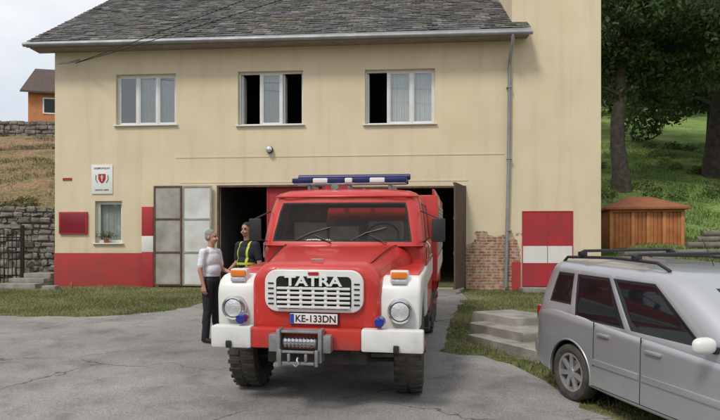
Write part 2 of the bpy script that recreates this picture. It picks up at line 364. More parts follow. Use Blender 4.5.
# ------------------------------------------------------------- building
LX,LY=-9.56,18.8; ang=math.atan2(-1.3,16.56); ca,sa=math.cos(ang),math.sin(ang)
BM_=Matrix.Translation((LX,LY,0))@Matrix.Rotation(ang,4,'Z')
BLD=empty('fire_station_building',BM_)
def U(px,off=0):
    t=(px-360)/FP
    x0=LX-sa*off; y0=LY+ca*off
    return (t*y0-x0)/(ca-t*sa)
def Zf(px,py,off=0):
    u=U(px,off); Y=LY+sa*u+ca*off; return CZ+(HZ-py)*Y/FP
def rect(a,b,c,d):
    return U(a),U(c),Zf((a+c)/2,d),Zf((a+c)/2,b)
def plasterM():
    m,t,N,L,B=nt('cream_plaster')
    tc=N.new('ShaderNodeTexCoord')
    def noise(s,d=6,sc=None):
        n=N.new('ShaderNodeTexNoise'); n.inputs['Scale'].default_value=s; n.inputs['Detail'].default_value=d
        if sc: 
            mp=N.new('ShaderNodeMapping'); mp.inputs['Scale'].default_value=sc; L.new(tc.outputs['Object'],mp.inputs[0]); L.new(mp.outputs[0],n.inputs['Vector'])
        else: L.new(tc.outputs['Object'],n.inputs['Vector'])
        return n
    a=noise(.7,8); r=N.new('ShaderNodeValToRGB'); r.color_ramp.elements[0].position=.3; r.color_ramp.elements[1].position=.7
    r.color_ramp.elements[0].color=(.66,.56,.385,1); r.color_ramp.elements[1].color=(.735,.635,.445,1); L.new(a.outputs['Fac'],r.inputs[0])
    st=noise(1.4,6,(2.2,1,.18)); mr=N.new('ShaderNodeMapRange'); mr.inputs[1].default_value=.5; mr.inputs[2].default_value=.75; mr.inputs[3].default_value=1; mr.inputs[4].default_value=.9; L.new(st.outputs['Fac'],mr.inputs[0])
    s=N.new('ShaderNodeVectorMath'); s.operation='SCALE'; L.new(r.outputs[0],s.inputs[0]); L.new(mr.outputs[0],s.inputs['Scale'])
    sx=N.new('ShaderNodeSeparateXYZ'); L.new(tc.outputs['Object'],sx.inputs[0])
    g=noise(2.5,6); ga=N.new('ShaderNodeMath'); ga.operation='MULTIPLY_ADD'; ga.inputs[1].default_value=-1.6; L.new(g.outputs['Fac'],ga.inputs[0]); L.new(sx.outputs[2],ga.inputs[2])
    gr=N.new('ShaderNodeMapRange'); gr.inputs[1].default_value=-.5; gr.inputs[2].default_value=1.0; gr.inputs[3].default_value=.55; gr.inputs[4].default_value=1; L.new(ga.outputs[0],gr.inputs[0])
    s2=N.new('ShaderNodeVectorMath'); s2.operation='SCALE'; L.new(s.outputs[0],s2.inputs[0]); L.new(gr.outputs[0],s2.inputs['Scale'])
    cmb=N.new('ShaderNodeCombineXYZ'); L.new(sx.outputs[0],cmb.inputs[0]); L.new(sx.outputs[2],cmb.inputs[1])
    bk=N.new('ShaderNodeTexBrick'); bk.inputs['Scale'].default_value=1; bk.inputs['Brick Width'].default_value=.3; bk.inputs['Row Height'].default_value=.085; bk.inputs['Mortar Size'].default_value=.009
    bk.inputs['Color1'].default_value=(.37,.16,.10,1); bk.inputs['Color2'].default_value=(.23,.09,.06,1); bk.inputs['Mortar'].default_value=(.46,.41,.33,1); bk.inputs['Bias'].default_value=-.1
    L.new(cmb.outputs[0],bk.inputs['Vector'])
    bn=noise(7,6); bmr=N.new('ShaderNodeMapRange'); bmr.inputs[1].default_value=.45; bmr.inputs[2].default_value=.62; bmr.inputs[4].default_value=.75; L.new(bn.outputs['Fac'],bmr.inputs[0])
    bmx=N.new('ShaderNodeMixRGB'); bmx.inputs[2].default_value=(.48,.41,.31,1); L.new(bmr.outputs[0],bmx.inputs[0]); L.new(bk.outputs['Color'],bmx.inputs[1])
    mn=noise(1.6,7)
    def ramp(sock,a_,b_,amp):
        ad=N.new('ShaderNodeMath'); ad.operation='MULTIPLY_ADD'; ad.inputs[1].default_value=amp; L.new(mn.outputs['Fac'],ad.inputs[0]); L.new(sock,ad.inputs[2])
        q=N.new('ShaderNodeMapRange'); q.inputs[1].default_value=a_+amp*.5; q.inputs[2].default_value=b_+amp*.5; L.new(ad.outputs[0],q.inputs[0]); return q.outputs[0]
    u0,u1=U(464),U(519); zt=Zf(490,238)
    m1=ramp(sx.outputs[0],u0,u0+.02,.2); m2=ramp(sx.outputs[0],u1+.02,u1,1.2); m3=ramp(sx.outputs[2],zt+.02,zt,1.5)
    p1=N.new('ShaderNodeMath'); p1.operation='MULTIPLY'; L.new(m1,p1.inputs[0]); L.new(m2,p1.inputs[1])
    p2=N.new('ShaderNodeMath'); p2.operation='MULTIPLY'; L.new(p1.outputs[0],p2.inputs[0]); L.new(m3,p2.inputs[1])
    mx=N.new('ShaderNodeMixRGB'); L.new(p2.outputs[0],mx.inputs[0]); L.new(s2.outputs[0],mx.inputs[1]); L.new(bmx.outputs[0],mx.inputs[2])
    L.new(mx.outputs[0],B.inputs['Base Color']); B.inputs['Roughness'].default_value=.92; B.inputs['Specular IOR Level'].default_value=.2
    f=noise(45,5); hm=N.new('ShaderNodeMath'); hm.operation='MULTIPLY_ADD'; hm.inputs[1].default_value=-1.5; L.new(p2.outputs[0],hm.inputs[0]); L.new(f.outputs['Fac'],hm.inputs[2])
    b=N.new('ShaderNodeBump'); b.inputs['Strength'].default_value=.4; b.inputs['Distance'].default_value=.02; L.new(hm.outputs[0],b.inputs['Height']); L.new(b.outputs[0],B.inputs['Normal'])
    return m
PLAS=plasterM()
def holewall(name,u0,u1,z0,z1,holes,T,mat,parent):
    us=sorted(set([u0,u1]+[h[0] for h in holes]+[h[1] for h in holes])); zs=sorted(set([z0,z1]+[h[2] for h in holes]+[h[3] for h in holes]))
    bm=bmesh.new()
    def solid(i,j):
        if i<0 or j<0 or i>=len(us)-1 or j>=len(zs)-1: return False
        cu=(us[i]+us[i+1])/2; cz=(zs[j]+zs[j+1])/2
        return not any(h[0]<cu<h[1] and h[2]<cz<h[3] for h in holes)
    def q(*p): bm.faces.new([bm.verts.new(c) for c in p])
    for i in range(len(us)-1):
        for j in range(len(zs)-1):
            if not solid(i,j): continue
            a,b,c,d=us[i],us[i+1],zs[j],zs[j+1]
            q((a,0,c),(b,0,c),(b,0,d),(a,0,d)); q((b,T,c),(a,T,c),(a,T,d),(b,T,d))
            if not solid(i-1,j): q((a,T,c),(a,0,c),(a,0,d),(a,T,d))
            if not solid(i+1,j): q((b,0,c),(b,T,c),(b,T,d),(b,0,d))
            if not solid(i,j-1): q((a,0,c),(a,T,c),(b,T,c),(b,0,c))
            if not solid(i,j+1): q((a,0,d),(b,0,d),(b,T,d),(a,T,d))
    bmesh.ops.remove_doubles(bm,verts=bm.verts,dist=1e-5)
    return frombm(name,bm,mat,parent)
W1=rect(116,74,176,125); W2=rect(238,71,303,125); W3=rect(365,69,435,124); W4=rect(95,201,122,243)
gz=plane(18.2)+.02
DA=(U(217),U(324),gz,Zf(260,185)); DB=(U(352),U(466),gz,Zf(430,186)); DC=(U(522),U(573),Zf(548,287),Zf(548,211))
UT=U(512); UR=U(601); EV=8.05
holes=[W1,W2,W3,W4,DA,DB]
holewall('facade_wall',0,UT,-.3,EV,holes,.38,PLAS,BLD)
holewall('tower_front_wall',UT,UR,-.3,13,[DC],.38,PLAS,BLD)
box('tower_side_wall',UT+.001,UT+.35,.381,5.5,EV-1,13,PLAS,BLD)
box('tower_right_wall',UR-.38,UR,.381,9.5,-.3,13,PLAS,BLD)
box('tower_back_wall',UT+.351,UR-.381,5.2,5.5,EV-1,13,PLAS,BLD)
box('tower_roof',UT-.3,UR+.3,-.3,9.8,13.001,13.2,ZNC,BLD)
box('left_side_wall',0,.38,.381,10,-.3,EV,PLAS,BLD)
box('rear_wall',.381,UR-.381,9.6,10,-.3,EV,PLAS,BLD)
bm=bmesh.new()
bm.faces.new([bm.verts.new(c) for c in ((0,0,EV),(0,10,EV),(0,5,EV+3.2))])
frombm('gable_wall',bm,PLAS,BLD)
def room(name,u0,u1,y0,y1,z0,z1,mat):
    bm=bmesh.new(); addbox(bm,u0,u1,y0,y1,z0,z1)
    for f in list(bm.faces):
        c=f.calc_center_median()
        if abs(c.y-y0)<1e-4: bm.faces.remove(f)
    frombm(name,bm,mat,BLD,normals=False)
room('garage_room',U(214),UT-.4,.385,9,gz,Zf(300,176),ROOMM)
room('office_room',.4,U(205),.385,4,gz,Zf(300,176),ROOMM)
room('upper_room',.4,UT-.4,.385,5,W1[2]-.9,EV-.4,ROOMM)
boxes('garage_lockers',[(U(222)+i*.55,U(222)+i*.55+.5,5.5,6,gz+.01,gz+1.9) for i in range(8)],M('locker',(.16,.18,.19),.6,.2),BLD,.01)
box('string_course',U(176),U(509)-.15,-.012,-.0005,Zf(300,156.8),Zf(300,155.6),PLAS,BLD)
box('lintel_step',U(180),U(468),-.010,-.0005,Zf(300,182.3),Zf(300,181.2),PLAS,BLD)
def window(tag,R,splits,openp=(),curt=(),yin=.13):
    u0,u1,z0,z1=R; fw=.06; L=[]
    L+= [(u0,u1,yin,yin+.07,z0,z0+fw),(u0,u1,yin,yin+.07,z1-fw,z1),(u0,u0+fw,yin,yin+.07,z0+fw,z1-fw),(u1-fw,u1,yin,yin+.07,z0+fw,z1-fw)]
    es=[u0+fw]+[u0+(u1-u0)*s for s in splits]+[u1-fw]
    for s in es[1:-1]: L.append((s-.035,s+.035,yin-.004,yin+.066,z0+fw,z1-fw))
    for i in range(len(es)-1):
        a=es[i]+(.035 if i>0 else 0); b=es[i+1]-(.035 if i<len(es)-2 else 0)
        if i in openp:
            L.append((a,a+.05,yin+.08,yin+.5,z0+fw,z1-fw)); continue
        f2=.04
        L+=[(a,b,yin+.012,yin+.055,z0+fw,z0+fw+f2),(a,b,yin+.012,yin+.055,z1-fw-f2,z1-fw),(a,a+f2,yin+.012,yin+.055,z0+fw+f2,z1-fw-f2),(b-f2,b,yin+.012,yin+.055,z0+fw+f2,z1-fw-f2)]
        bm=bmesh.new(); bm.faces.new([bm.verts.new(c) for c in ((a+f2,yin+.03,z0+fw+f2),(b-f2,yin+.03,z0+fw+f2),(b-f2,yin+.03,z1-fw-f2),(a+f2,yin+.03,z1-fw-f2))])
        frombm(tag+'_glass_%d'%i,bm,TGL,BLD)
        if i in curt:
            n=28; bm=bmesh.new(); prev=None
            for k in range(n+1):
                x=a+(b-a)*k/n; y=yin+.12+.02*math.sin(k*1.9)+.01*math.sin(k*.7); p=(bm.verts.new((x,y,z0+.02)),bm.verts.new((x,y,z1)))
                if prev: bm.faces.new((prev[0],p[0],p[1],prev[1]))
                prev=p
            frombm(tag+'_curtain_%d'%i,bm,CURT,BLD,80)
    boxes(tag+'_frame',L,WFR,BLD,.006)
    box(tag+'_sill',u0-.06,u1+.06,-.08,yin-.002,z0-.035,z0-.001,WFR,BLD,.006)
window('window_a',W1,(.34,.67),curt=(1,2))
window('window_b',W2,(.34,.66),openp=(0,2),curt=(1,))
window('window_c',W3,(.33,.67),openp=(0,),curt=(1,2))
window('window_office',W4,(),curt=(0,))
bm=bmesh.new(); 
for k in range(160):
    c=Vector((W4[0]+.36+random.gauss(0,.13),-.0+random.gauss(0,.05),W4[2]+.17+abs(random.gauss(0,.09)))); d=Vector([random.gauss(0,1) for _ in range(3)]).normalized()*.05; e=Vector([random.gauss(0,1) for _ in range(3)]).normalized()*.03
    bm.faces.new([bm.verts.new(c-d),bm.verts.new(c+e),bm.verts.new(c+d)])
frombm('window_plant_leaves',bm,LEAF,BLD,normals=False)
rev('window_flower_pot',[(0,.06),(.13,.085),(.14,.09)],M('terracotta',(.4,.14,.07),.8),BLD,16,(W4[0]+.36,0,W4[2]),'z')
zd=Zf(100,253)
box('red_dado_left',-.012,U(142.5),-.03,-.001,-.2,zd,DADO,BLD,.006)
box('red_dado_right',UT-.01,DC[0]-.04,-.02,-.001,-.2,Zf(515,262),DADO,BLD)
box('tower_plinth',DC[1]+.04,UR,-.02,-.001,-.2,Zf(590,285),CON,BLD)
a,b=U(143),U(154.5)
boxes('striped_gate_post',[(a,b,-.10,-.002,gz,Zf(148,252),0),(a,b,-.10,-.002,Zf(148,252)+.001,Zf(148,236),1),(a,b,-.10,-.002,Zf(148,236)+.001,Zf(148,207),0)],[RDW,WHT],BLD,.008)
def leaf(name,u0,u1,z0,z1,y0,y1,m1,m2,cols,rows):
    L=[(u0,u1,y0,y1,z0,z1,0)]
    fr=.05
    for c in range(cols+1):
        x=u0+(u1-u0)*c/cols; x=min(max(x,u0+fr/2),u1-fr/2); L.append((x-fr/2,x+fr/2,y0-.022,y0-.001,z0,z1,1))
    for r in range(rows+1):
        z=z0+(z1-z0)*r/rows; z=min(max(z,z0+fr/2),z1-fr/2)
        for c in range(cols):
            xa=u0+(u1-u0)*c/cols+fr/2+.001; xb=u0+(u1-u0)*(c+1)/cols-fr/2-.001
            if c==0: xa=u0+fr+.001
            if c==cols-1: xb=u1-fr-.001
            L.append((xa,xb,y0-.02,y0-.001,z-fr/2,z+fr/2,1))
    boxes(name,L,[m1,m2],BLD,0)
GZ2=gz+.05
leaf('garage_leaf_grey',U(156),U(184)-.01,GZ2,DA[3]-.02,-.16,-.11,GRM,RUST,1,3)
leaf('garage_leaf_light',U(184),U(213),GZ2,DA[3]-.02,-.13,-.08,LGM,GRM,1,3)
leaf('garage_leaf_red',U(266),DA[1]-.03,GZ2,DA[3]-.03,.12,.17,RDW,RDW,2,3)
boxes('garage_frame_a',[(DA[0],DA[0]+.06,-.02,.1,gz,DA[3]),(DA[0]+.061,DA[1]-.061,-.02,.1,DA[3]-.06,DA[3]),(DA[1]-.06,DA[1],-.02,.1,gz,DA[3])],RUST,BLD)
boxes('garage_frame_b',[(DB[0],DB[0]+.06,-.02,.1,gz,DB[3]),(DB[0]+.061,DB[1]-.061,-.02,.1,DB[3]-.06,DB[3]),(DB[1]-.06,DB[1],-.02,.1,gz,DB[3])],RUST,BLD)
box('wall_red_panel',DA[1]+.01,DB[0]-.01,-.03,-.001,gz,DA[3],RDW,BLD)
bm=bmesh.new(); mt=Matrix.Translation((DB[1]-.03,-.03,0))@Matrix.Rotation(math.radians(-108),4,'Z')
addbox(bm,0,1.3,-.025,.025,GZ2,DB[3]-.03,0,0,mt)
for z in np.linspace(GZ2+.03,DB[3]-.06,4): addbox(bm,0,1.3,-.045,-.026,z-.03,z+.03,0,0,mt)
frombm('garage_leaf_open',bm,M('brown_door',(.11,.075,.06),.75,0,.3,3,.2,20),BLD)
u0,u1,z0,z1=DC; f=.025; za=Zf(548,263); zb=Zf(548,246)
boxes('tower_door',[(u0+f,u1-f,-.012,.05,z0+.02,za,0),(u0+f,u1-f,-.012,.05,za+.001,zb,1),(u0+f,u1-f,-.012,.05,zb+.001,z1-f,0),
 (u0,u0+f-.001,-.02,.09,z0,z1,0),(u1-f+.001,u1,-.02,.09,z0,z1,0),(u0+f,u1-f,-.02,.09,z1-f+.001,z1,0),((u0+u1)/2-.008,(u0+u1)/2+.008,-.018,-.0125,z0+.02,z1-f,0)],[RDW,WHT],BLD)
box('tower_door_step',u0-.1,u1+.1,-.7,-.025,z0-.5,z0,CON,BLD,.02)
slope=math.radians(33.5); RY0=-.55; RZ0=7.98
def roofpt(u,d,h=0): return Vector((u,RY0+d*math.cos(slope)-h*math.sin(slope),RZ0+d*math.sin(slope)+h*math.cos(slope)))
bm=bmesh.new(); Lr=6.7; tw=.30; rh=.24
for j in range(int(Lr/rh)+1):
    d0=j*rh; u=-.55+(tw/2 if j%2 else 0)-tw*.5
    umax=U(527) if (RY0+d0*math.cos(slope))<-.12 else UT-.01
    while u<umax:
        a=max(u+.004+random.gauss(0,.005),-.55); b=min(u+tw-.004,umax)
        if b-a>.03:
            h1=.03+random.gauss(0,.006); h2=.008; dd=d0+random.gauss(0,.012)
            vs=[bm.verts.new(roofpt(*c)) for c in ((a,dd,h1),(b,dd,h1+random.gauss(0,.004)),(b,dd+rh+.05,h2),(a,dd+rh+.05,h2))]
            lo=[bm.verts.new(roofpt(*c)) for c in ((a,dd,h1-.018),(b,dd,h1-.018))]
            bm.faces.new(vs); bm.faces.new((lo[0],lo[1],vs[1],vs[0]))
        u+=tw
frombm('roof_tiles',bm,TILE,BLD,normals=False)
bm=bmesh.new(); 
P=[roofpt(-.55,0,-.02),roofpt(UT-.012,0,-.02),roofpt(UT-.012,Lr,-.02),roofpt(-.55,Lr,-.02)]
Q=[roofpt(-.55,0,-.12),roofpt(UT-.012,0,-.12),roofpt(UT-.012,Lr,-.12),roofpt(-.55,Lr,-.12)]
vp=[bm.verts.new(p) for p in P]; vq=[bm.verts.new(p) for p in Q]
bm.faces.new(vp); bm.faces.new(vq)
for i in range(4): bm.faces.new((vp[i],vp[(i+1)%4],vq[(i+1)%4],vq[i]))
frombm('roof_deck',bm,SOFM,BLD)
rp=roofpt(0,Lr,-.02); bm=bmesh.new(); bm.faces.new([bm.verts.new(c) for c in ((-.55,rp.y,rp.z),(UT-.012,rp.y,rp.z),(UT-.012,10.6,7.7),(-.55,10.6,7.7))]); frombm('roof_back_slope',bm,TILE,BLD)
box('roof_ridge',-.55,UT-.012,rp.y-.12,rp.y+.12,rp.z-.02,rp.z+.07,TILE,BLD,.03)
box('eave_end_box',UT-.011,U(527),-.55,-.02,7.86,7.97,SOFM,BLD)
box('eave_soffit',-.5,UT-.013,-.5,-.002,7.80,7.84,SOFM,BLD)
box('eave_fascia',-.56,U(527),-.585,-.551,7.80,7.97,ZNC,BLD)
tube('gutter',[(-.6,-.66,7.86),(U(528),-.66,7.82)],.065,ZNC,BLD)
ud=U(509); up=U(504)
tube('downpipe',[(ud,-.66,7.82),(ud,-.63,7.6),(ud,-.16,7.2),(ud,-.1,7.0),(ud-.03,-.1,4),(up+.03,-.1,gz+.05)],.05,ZNC,BLD)
boxes('downpipe_brackets',[(ud-.08,ud+.06,-.16,-.001,z,z+.03) for z in (2.2,4.3,6.4)],ZNC,BLD)
a,b,z0,z1=rect(92,165,113,194)
box('emblem_board',a,b,-.03,-.002,z0,z1,PLT,BLD,.004)
mid=(a+b)/2
bm=bmesh.new(); sh=[(-.12,.14),(.12,.14),(.12,-.02),(.07,-.11),(0,-.16),(-.07,-.11),(-.12,-.02)]
bm.faces.new([bm.verts.new((mid+x,-.034,(z0+z1)/2+.03+y)) for x,y in sh]); frombm('emblem_shield',bm,REDL,BLD)
boxes('emblem_cross',[(mid-.012,mid+.012,-.038,-.035,(z0+z1)/2-.06,(z0+z1)/2+.14),(mid-.05,mid+.05,-.0385,-.0355,(z0+z1)/2+.07,(z0+z1)/2+.09),(mid-.035,mid+.035,-.0385,-.0355,(z0+z1)/2+.02,(z0+z1)/2+.04)],WHT,BLD)
for s in (-1,1):
    tube('emblem_laurel_%d'%s,[(mid+s*.14,-.036,(z0+z1)/2-.1),(mid+s*.2,-.036,(z0+z1)/2),(mid+s*.19,-.036,(z0+z1)/2+.13)],.012,M('laurel%d'%s,(.25,.16,.05)),BLD,6)
text('emblem_text_top','DOBROVOLNY',.075,INK,BLD,(mid,-.034,z1-.11)); text('emblem_text_low','HASICSKY ZBOR',.06,INK,BLD,(mid,-.034,z0+.12))
a,b,z0,z1=rect(60,212,88,234)
boxes('wall_notice_box',[(a,b,-.07,-.002,z0,z1,0),(a+.05,b-.05,-.076,-.0705,z0+.05,z1-.05,1)],[RDW,M('notice_red',(.25,.015,.03),.25)],BLD,.005)
rev('wall_lamp_body',[(-.16,.05),(-.12,.1),(-.04,.11),(-.002,.06)],BPL,BLD,20,(U(270),0,Zf(270,150)),'y')
rev('wall_lamp_lens',[(-.2,.02),(-.185,.07),(-.161,.095)],LENS,BLD,20,(U(270),0,Zf(270,150)),'y')
box('small_plate',U(63),U(72),-.02,-.001,Zf(68,180.5),Zf(68,178),RDW,BLD)
tube('cable_bracket',[(U(80),-.0,Zf(80,60)),(U(74),-.3,Zf(74,66)),(U(64),-.35,Zf(64,67))],.025,ZNC,BLD,8)
P0=Vector((LX+ca*U(80),LY-.35,Zf(80,66)))
WIRES=empty('overhead_wires')
for k,(px,py) in enumerate(((150,42),(152,36))):
    Yq=16.5; Q=Vector(((px-360)/FP*Yq,Yq,CZ+(HZ-py)*Yq/FP)); d=(Q-P0); pts=[]
    for i in range(26): pts.append(P0+d*(i*.35)+Vector((0,0,-.0+.02*(i*.35)**2)))
    tube('wire_%d'%k,pts,.011,IRON,WIRES,5)
# ------------------------------------------------------------- concrete steps by the lawn
ST=empty('concrete_steps'); e=Vector((.395,-.919,0)).normalized(); n=Vector((.919,.395,0)).normalized(); o=Vector((1.80,10.15,0))
bm=bmesh.new()
for i in range(3):
    mt=Matrix.Translation(o+n*(.34*i)-e*(.0+.42*i))@Matrix(((e.x,n.x,0,0),(e.y,n.y,0,0),(0,0,1,0),(0,0,0,1)))
    vs=addbox(bm,0,1.75-.25*i,0,1.3-.34*i if i<2 else .9,-.3,plane(9.5)+.14*(i+1),.03,0,mt)
    for v in vs: v.co+=Vector((random.gauss(0,.006),random.gauss(0,.006),random.gauss(0,.006)))
frombm('step_slabs',bm,CON,ST,40)
# ------------------------------------------------------------- vehicles common
def wheel(tag,parent,x,y,R,W,side,kind,steer=0):
    P=empty(tag); P.parent=parent; P.matrix_local=Matrix.Translation((x,y,R))@Matrix.Rotation(steer,4,'Z')
    h=W/2; rr=R*.60 if kind=='truck' else R*.68
    prof=[(-h*.8,rr),(-h,rr+.03*R/.3),(-h*1.03,R*.85),(-h*.92,R*.955),(-h*.7,R),(h*.7,R),(h*.92,R*.955),(h*1.03,R*.85),(h,rr+.03*R/.3),(h*.8,rr)]
    rev('tyre',prof,TYR,P,48,caps=(0,0))
    s=side
    rev('wheel_back',[(-s*h*.78,rr*1.0),(-s*h*.7,rr*.9)],DRK,P,32)
    if kind=='truck':
        bm=bmesh.new()
        for k in range(30):
            t=2*math.pi*k/30
            for sgn in (-1,1):
                mt=Matrix.Rotation(t+sgn*.05,4,'X'); addbox(bm,*( (h*.12,h*.95) if sgn>0 else (-h*.95,-h*.12)),-.022,.022,R*.975,R+.014,0,0,mt)
        frombm('tread_blocks',bm,TYR,P)
        rev('rim',[(s*h*.82,rr*1.01),(s*h*.7,rr*.93),(s*h*.2,rr*.85),(s*h*.1,rr*.6),(s*h*.55,rr*.45),(s*h*.6,rr*.25),(s*h*1.2,rr*.22),(s*h*1.25,rr*.1)],RED,P,32,caps=(0,1))
        bm=bmesh.new()
        for k in range(8):
            t=2*math.pi*k/8; addrev(bm,[(s*h*.3,.018),(s*h*.6,.018)],6,0,rr*.6*math.cos(t),rr*.6*math.sin(t))
        frombm('wheel_nuts',bm,STL,P)
    else:
        rev('rim_barrel',[(s*h*.80,rr*1.02),(s*h*.84,rr*.97),(s*h*.8,rr*.9),(-s*h*.5,rr*.86)],ALY,P,40,caps=(0,0))
        rev('brake_disc',[(-s*h*.1,rr*.6),(s*h*.0,rr*.6)],STL,P,32)
        bm=bmesh.new()
        for k in range(7):
            mt=Matrix.Rotation(2*math.pi*k/7,4,'X'); x0,x1=sorted((s*h*.42,s*h*.78)); addbox(bm,x0,x1,-.026,.026,rr*.15,rr*.93,.008,0,mt)
        addrev(bm,[(s*h*.3,rr*.27),(s*h*.82,rr*.24),(s*h*.86,rr*.15)],24)
        frombm('spokes',bm,ALY,P,40)
    return P
def vehM(x,y,rz): return Matrix.Translation((x,y,plane(y)+.006))@Matrix.Rotation(math.atan(SL),4,'X')@Matrix.Rotation(rz,4,'Z')
# ------------------------------------------------------------- fire truck
T=empty('fire_truck',vehM(-.36,7.32,math.radians(-9)))
loft('hood',[(-.83,.60,.84,1.42,.16),(-.81,.665,.80,1.485,.2),(-.75,.71,.77,1.53,.22),(-.55,.735,.75,1.57,.24),(-.1,.78,.75,1.63,.26),(.4,.86,.75,1.68,.26),(.9,.95,.75,1.70,.22)],RED,T,3,8,40,.035)
for s in (-1,1): tube('hood_trim_%d'%s,[(s*.58,-.62,1.555),(s*.60,-.5,1.575),(s*.64,-.1,1.632),(s*.70,.4,1.69),(s*.75,.72,1.71)],.006,DRK,T,6)
boxes('hood_handle',[(-.07,.07,-.70,-.67,1.585,1.605)],CHR,T,.006)
def rplate(name,hw,z0,z1,r,y0,y1,mat,parent,cx=0,bev=.012):
    bm=bmesh.new(); pts=[]
    for (sx,sz,a0) in ((1,1,0),(-1,1,90),(-1,-1,180),(1,-1,270)):
        for k in range(7):
            a=math.radians(a0+15*k); pts.append((cx+sx*(hw-r)+r*math.cos(a),(z0+z1)/2+sz*((z1-z0)/2-r)+r*math.sin(a)))
    vs=[bm.verts.new((x,y1,z)) for x,z in pts]; f=bm.faces.new(vs); r_=bmesh.ops.extrude_face_region(bm,geom=[f]); nv=[v for v in r_['geom'] if isinstance(v,bmesh.types.BMVert)]
    for v in nv: v.co.y=y0
    bmesh.ops.recalc_face_normals(bm,faces=bm.faces)
    if bev: bmesh.ops.bevel(bm,geom=[e for e in bm.edges if all(abs(v.co.y-y0)<1e-5 for v in e.verts)],offset=bev,segments=3,affect='EDGES',profile=.5)
    return frombm(name,bm,mat,parent,35)
rplate('nose_panel_white',.54,1.04,1.495,.14,-.875,-.80,WHT,T)
rplate('nose_panel_rim',.555,1.025,1.51,.15,-.845,-.79,RED,T)
rplate('grille_recess',.41,1.075,1.425,.05,-.879,-.874,DRK,T,bev=0)
L=[]
for i in range(5):
    z=1.098+i*.05; L.append((-.40,.40,-.905,-.872,z-.0135,z+.0135))
boxes('grille_bars',L,WHT,T,.008)
boxes('grille_dividers',[(x-.016,x+.016,-.899,-.8725,1.08,1.315) for x in (-.27,-.135,0,.135,.27)],WHT,T,.006)
boxes('grille_side_ribs',[(s*.47-.03,s*.47+.03,-.882,-.8755,1.12+k*.055,1.135+k*.055) for s in (-1,1) for k in range(5)],DRK,T)
text('nose_lettering','TATRA',.145,PLT,T,(0,-.895,1.372),0,.012,1.35,.004)
rplate('nose_badge',.06,1.437,1.475,.018,-.885,-.872,REDL,T,bev=.004)
box('number_plate',-.26,.26,-.873,-.858,.915,1.025,PLT,T,.004); box('plate_bracket',-.27,.27,-.8575,-.80,.905,1.03,BPL,T)
box('plate_band',-.257,-.215,-.8755,-.8735,.92,1.02,PBL,T); text('plate_text','KE-133DN',.105,INK,T,(.022,-.8745,.968),0,.001,.95,.002)
box('front_valance',-.72,.72,-.80,-.3,.66,.86,RED,T,.02)
fp=[(-.74,.86),(-.75,1.20),(-.73,1.29),(-.68,1.36),(-.58,1.405),(-.45,1.42),(.2,1.42),(.7,1.43),(.86,1.43),(.86,.80)]
arc=[(.66*math.cos(math.radians(a)),.52+.66*math.sin(math.radians(a))) for a in range(24,152,9)]
fp+=arc
for s in (-1,1):
    xa,xb=(s*.68,s*1.135)
    extr('fender_%s'%('l' if s<0 else 'r'),fp,min(xa,xb),max(xa,xb),WHT,T,.045)
    extr('fender_top_%s'%('l' if s<0 else 'r'),[(-.50,1.405),(-.45,1.432),(.2,1.45),(.88,1.46),(.88,1.40),(.2,1.40)],min(s*.66,s*1.10),max(s*.66,s*1.10),RED,T,.012)
    rev('headlight_ring_%d'%s,[(-.805,.100),(-.835,.108),(-.83,.128),(-.80,.138),(-.72,.138)],CHR,T,36,(s*.92,0,1.06),'y',caps=(0,1))
    rev('headlight_lens_%d'%s,[(-.845,.02),(-.84,.06),(-.828,.095),(-.80,.104)],LENS,T,36,(s*.92,0,1.06),'y')
    box('indicator_housing_%d'%s,s*.90-.10,s*.90+.10,-.70,-.58,1.33,1.485,WHT,T,.025)
    box('indicator_amber_%d'%s,s*.90-.085,s*.90+.085,-.725,-.7005,1.40,1.47,ORG,T,.012)
    box('indicator_clear_%d'%s,s*.90-.085,s*.90+.085,-.725,-.7005,1.34,1.39,LENS,T,.012)
    bx=s*.70+(.02 if s>0 else -.08)
    rev('beacon_%d'%s,[(-.09,.035),(-.085,.05),(-.03,.056),(0,.056)],BLU,T,24,(bx,-.90,.965),'y')
    rev('beacon_base_%d'%s,[(0,.06),(.05,.055)],CHR,T,24,(bx,-.90,.965),'y')
    x=s*(1.16 if s<0 else 1.28)
    tube('mirror_arm_%d'%s,[(s*1.08,.95,1.72),(s*1.12,.7,1.78),(x,.66,1.85),(x,.66,2.05),(s*1.04,.95,2.15)],.011,BPL,T,6)
    box('mirror_%d'%s,x-.085,x+.085,.62,.66,1.75,2.05,BPL,T,.02)
    box('mirror_glass_%d'%s,x-.07,x+.07,.661,.664,1.77,2.03,CHR,T)
    tube('grab_handle_%d'%s,[(s*1.11,.98,1.5),(s*1.15,.98,1.52),(s*1.15,.98,1.7),(s*1.11,.98,1.74)],.012,CHR,T,6)
    box('cab_step_%d'%s,min(s*.85,s*1.15),max(s*.85,s*1.15),1.0,1.6,.52,.57,UND,T,.01)
    box('side_step_%d'%s,min(s*.85,s*1.15),max(s*.85,s*1.15),.87,.99,.60,.78,UND,T,.01)
boxes('bumper',[(-1.11,-.66,-1.0,-.84,.655,.89,1),(.53,1.18,-1.0,-.84,.655,.89,1),(-.659,.529,-.985,-.84,.66,.88,0)],[RED,WHT],T,.028)
boxes('bumper_brackets',[(-.5,-.4,-.839,-.3,.6,.8),(.4,.5,-.839,-.3,.6,.8)],UND,T)
boxes('tow_hooks',[(-.93,-.87,-1.04,-1.001,.66,.74),(.87,.93,-1.04,-1.001,.66,.74)],BPL,T,.015)
boxes('winch_plates',[(-.33,-.29,-1.16,-1.0,.56,.90),(.11,.15,-1.16,-1.0,.56,.90),(-.288,.108,-1.14,-1.0,.86,.885),(-.42,-.331,-1.13,-1.01,.66,.84),(.151,.24,-1.13,-1.01,.66,.84)],STL,T,.01)
bm=bmesh.new(); pr=[]
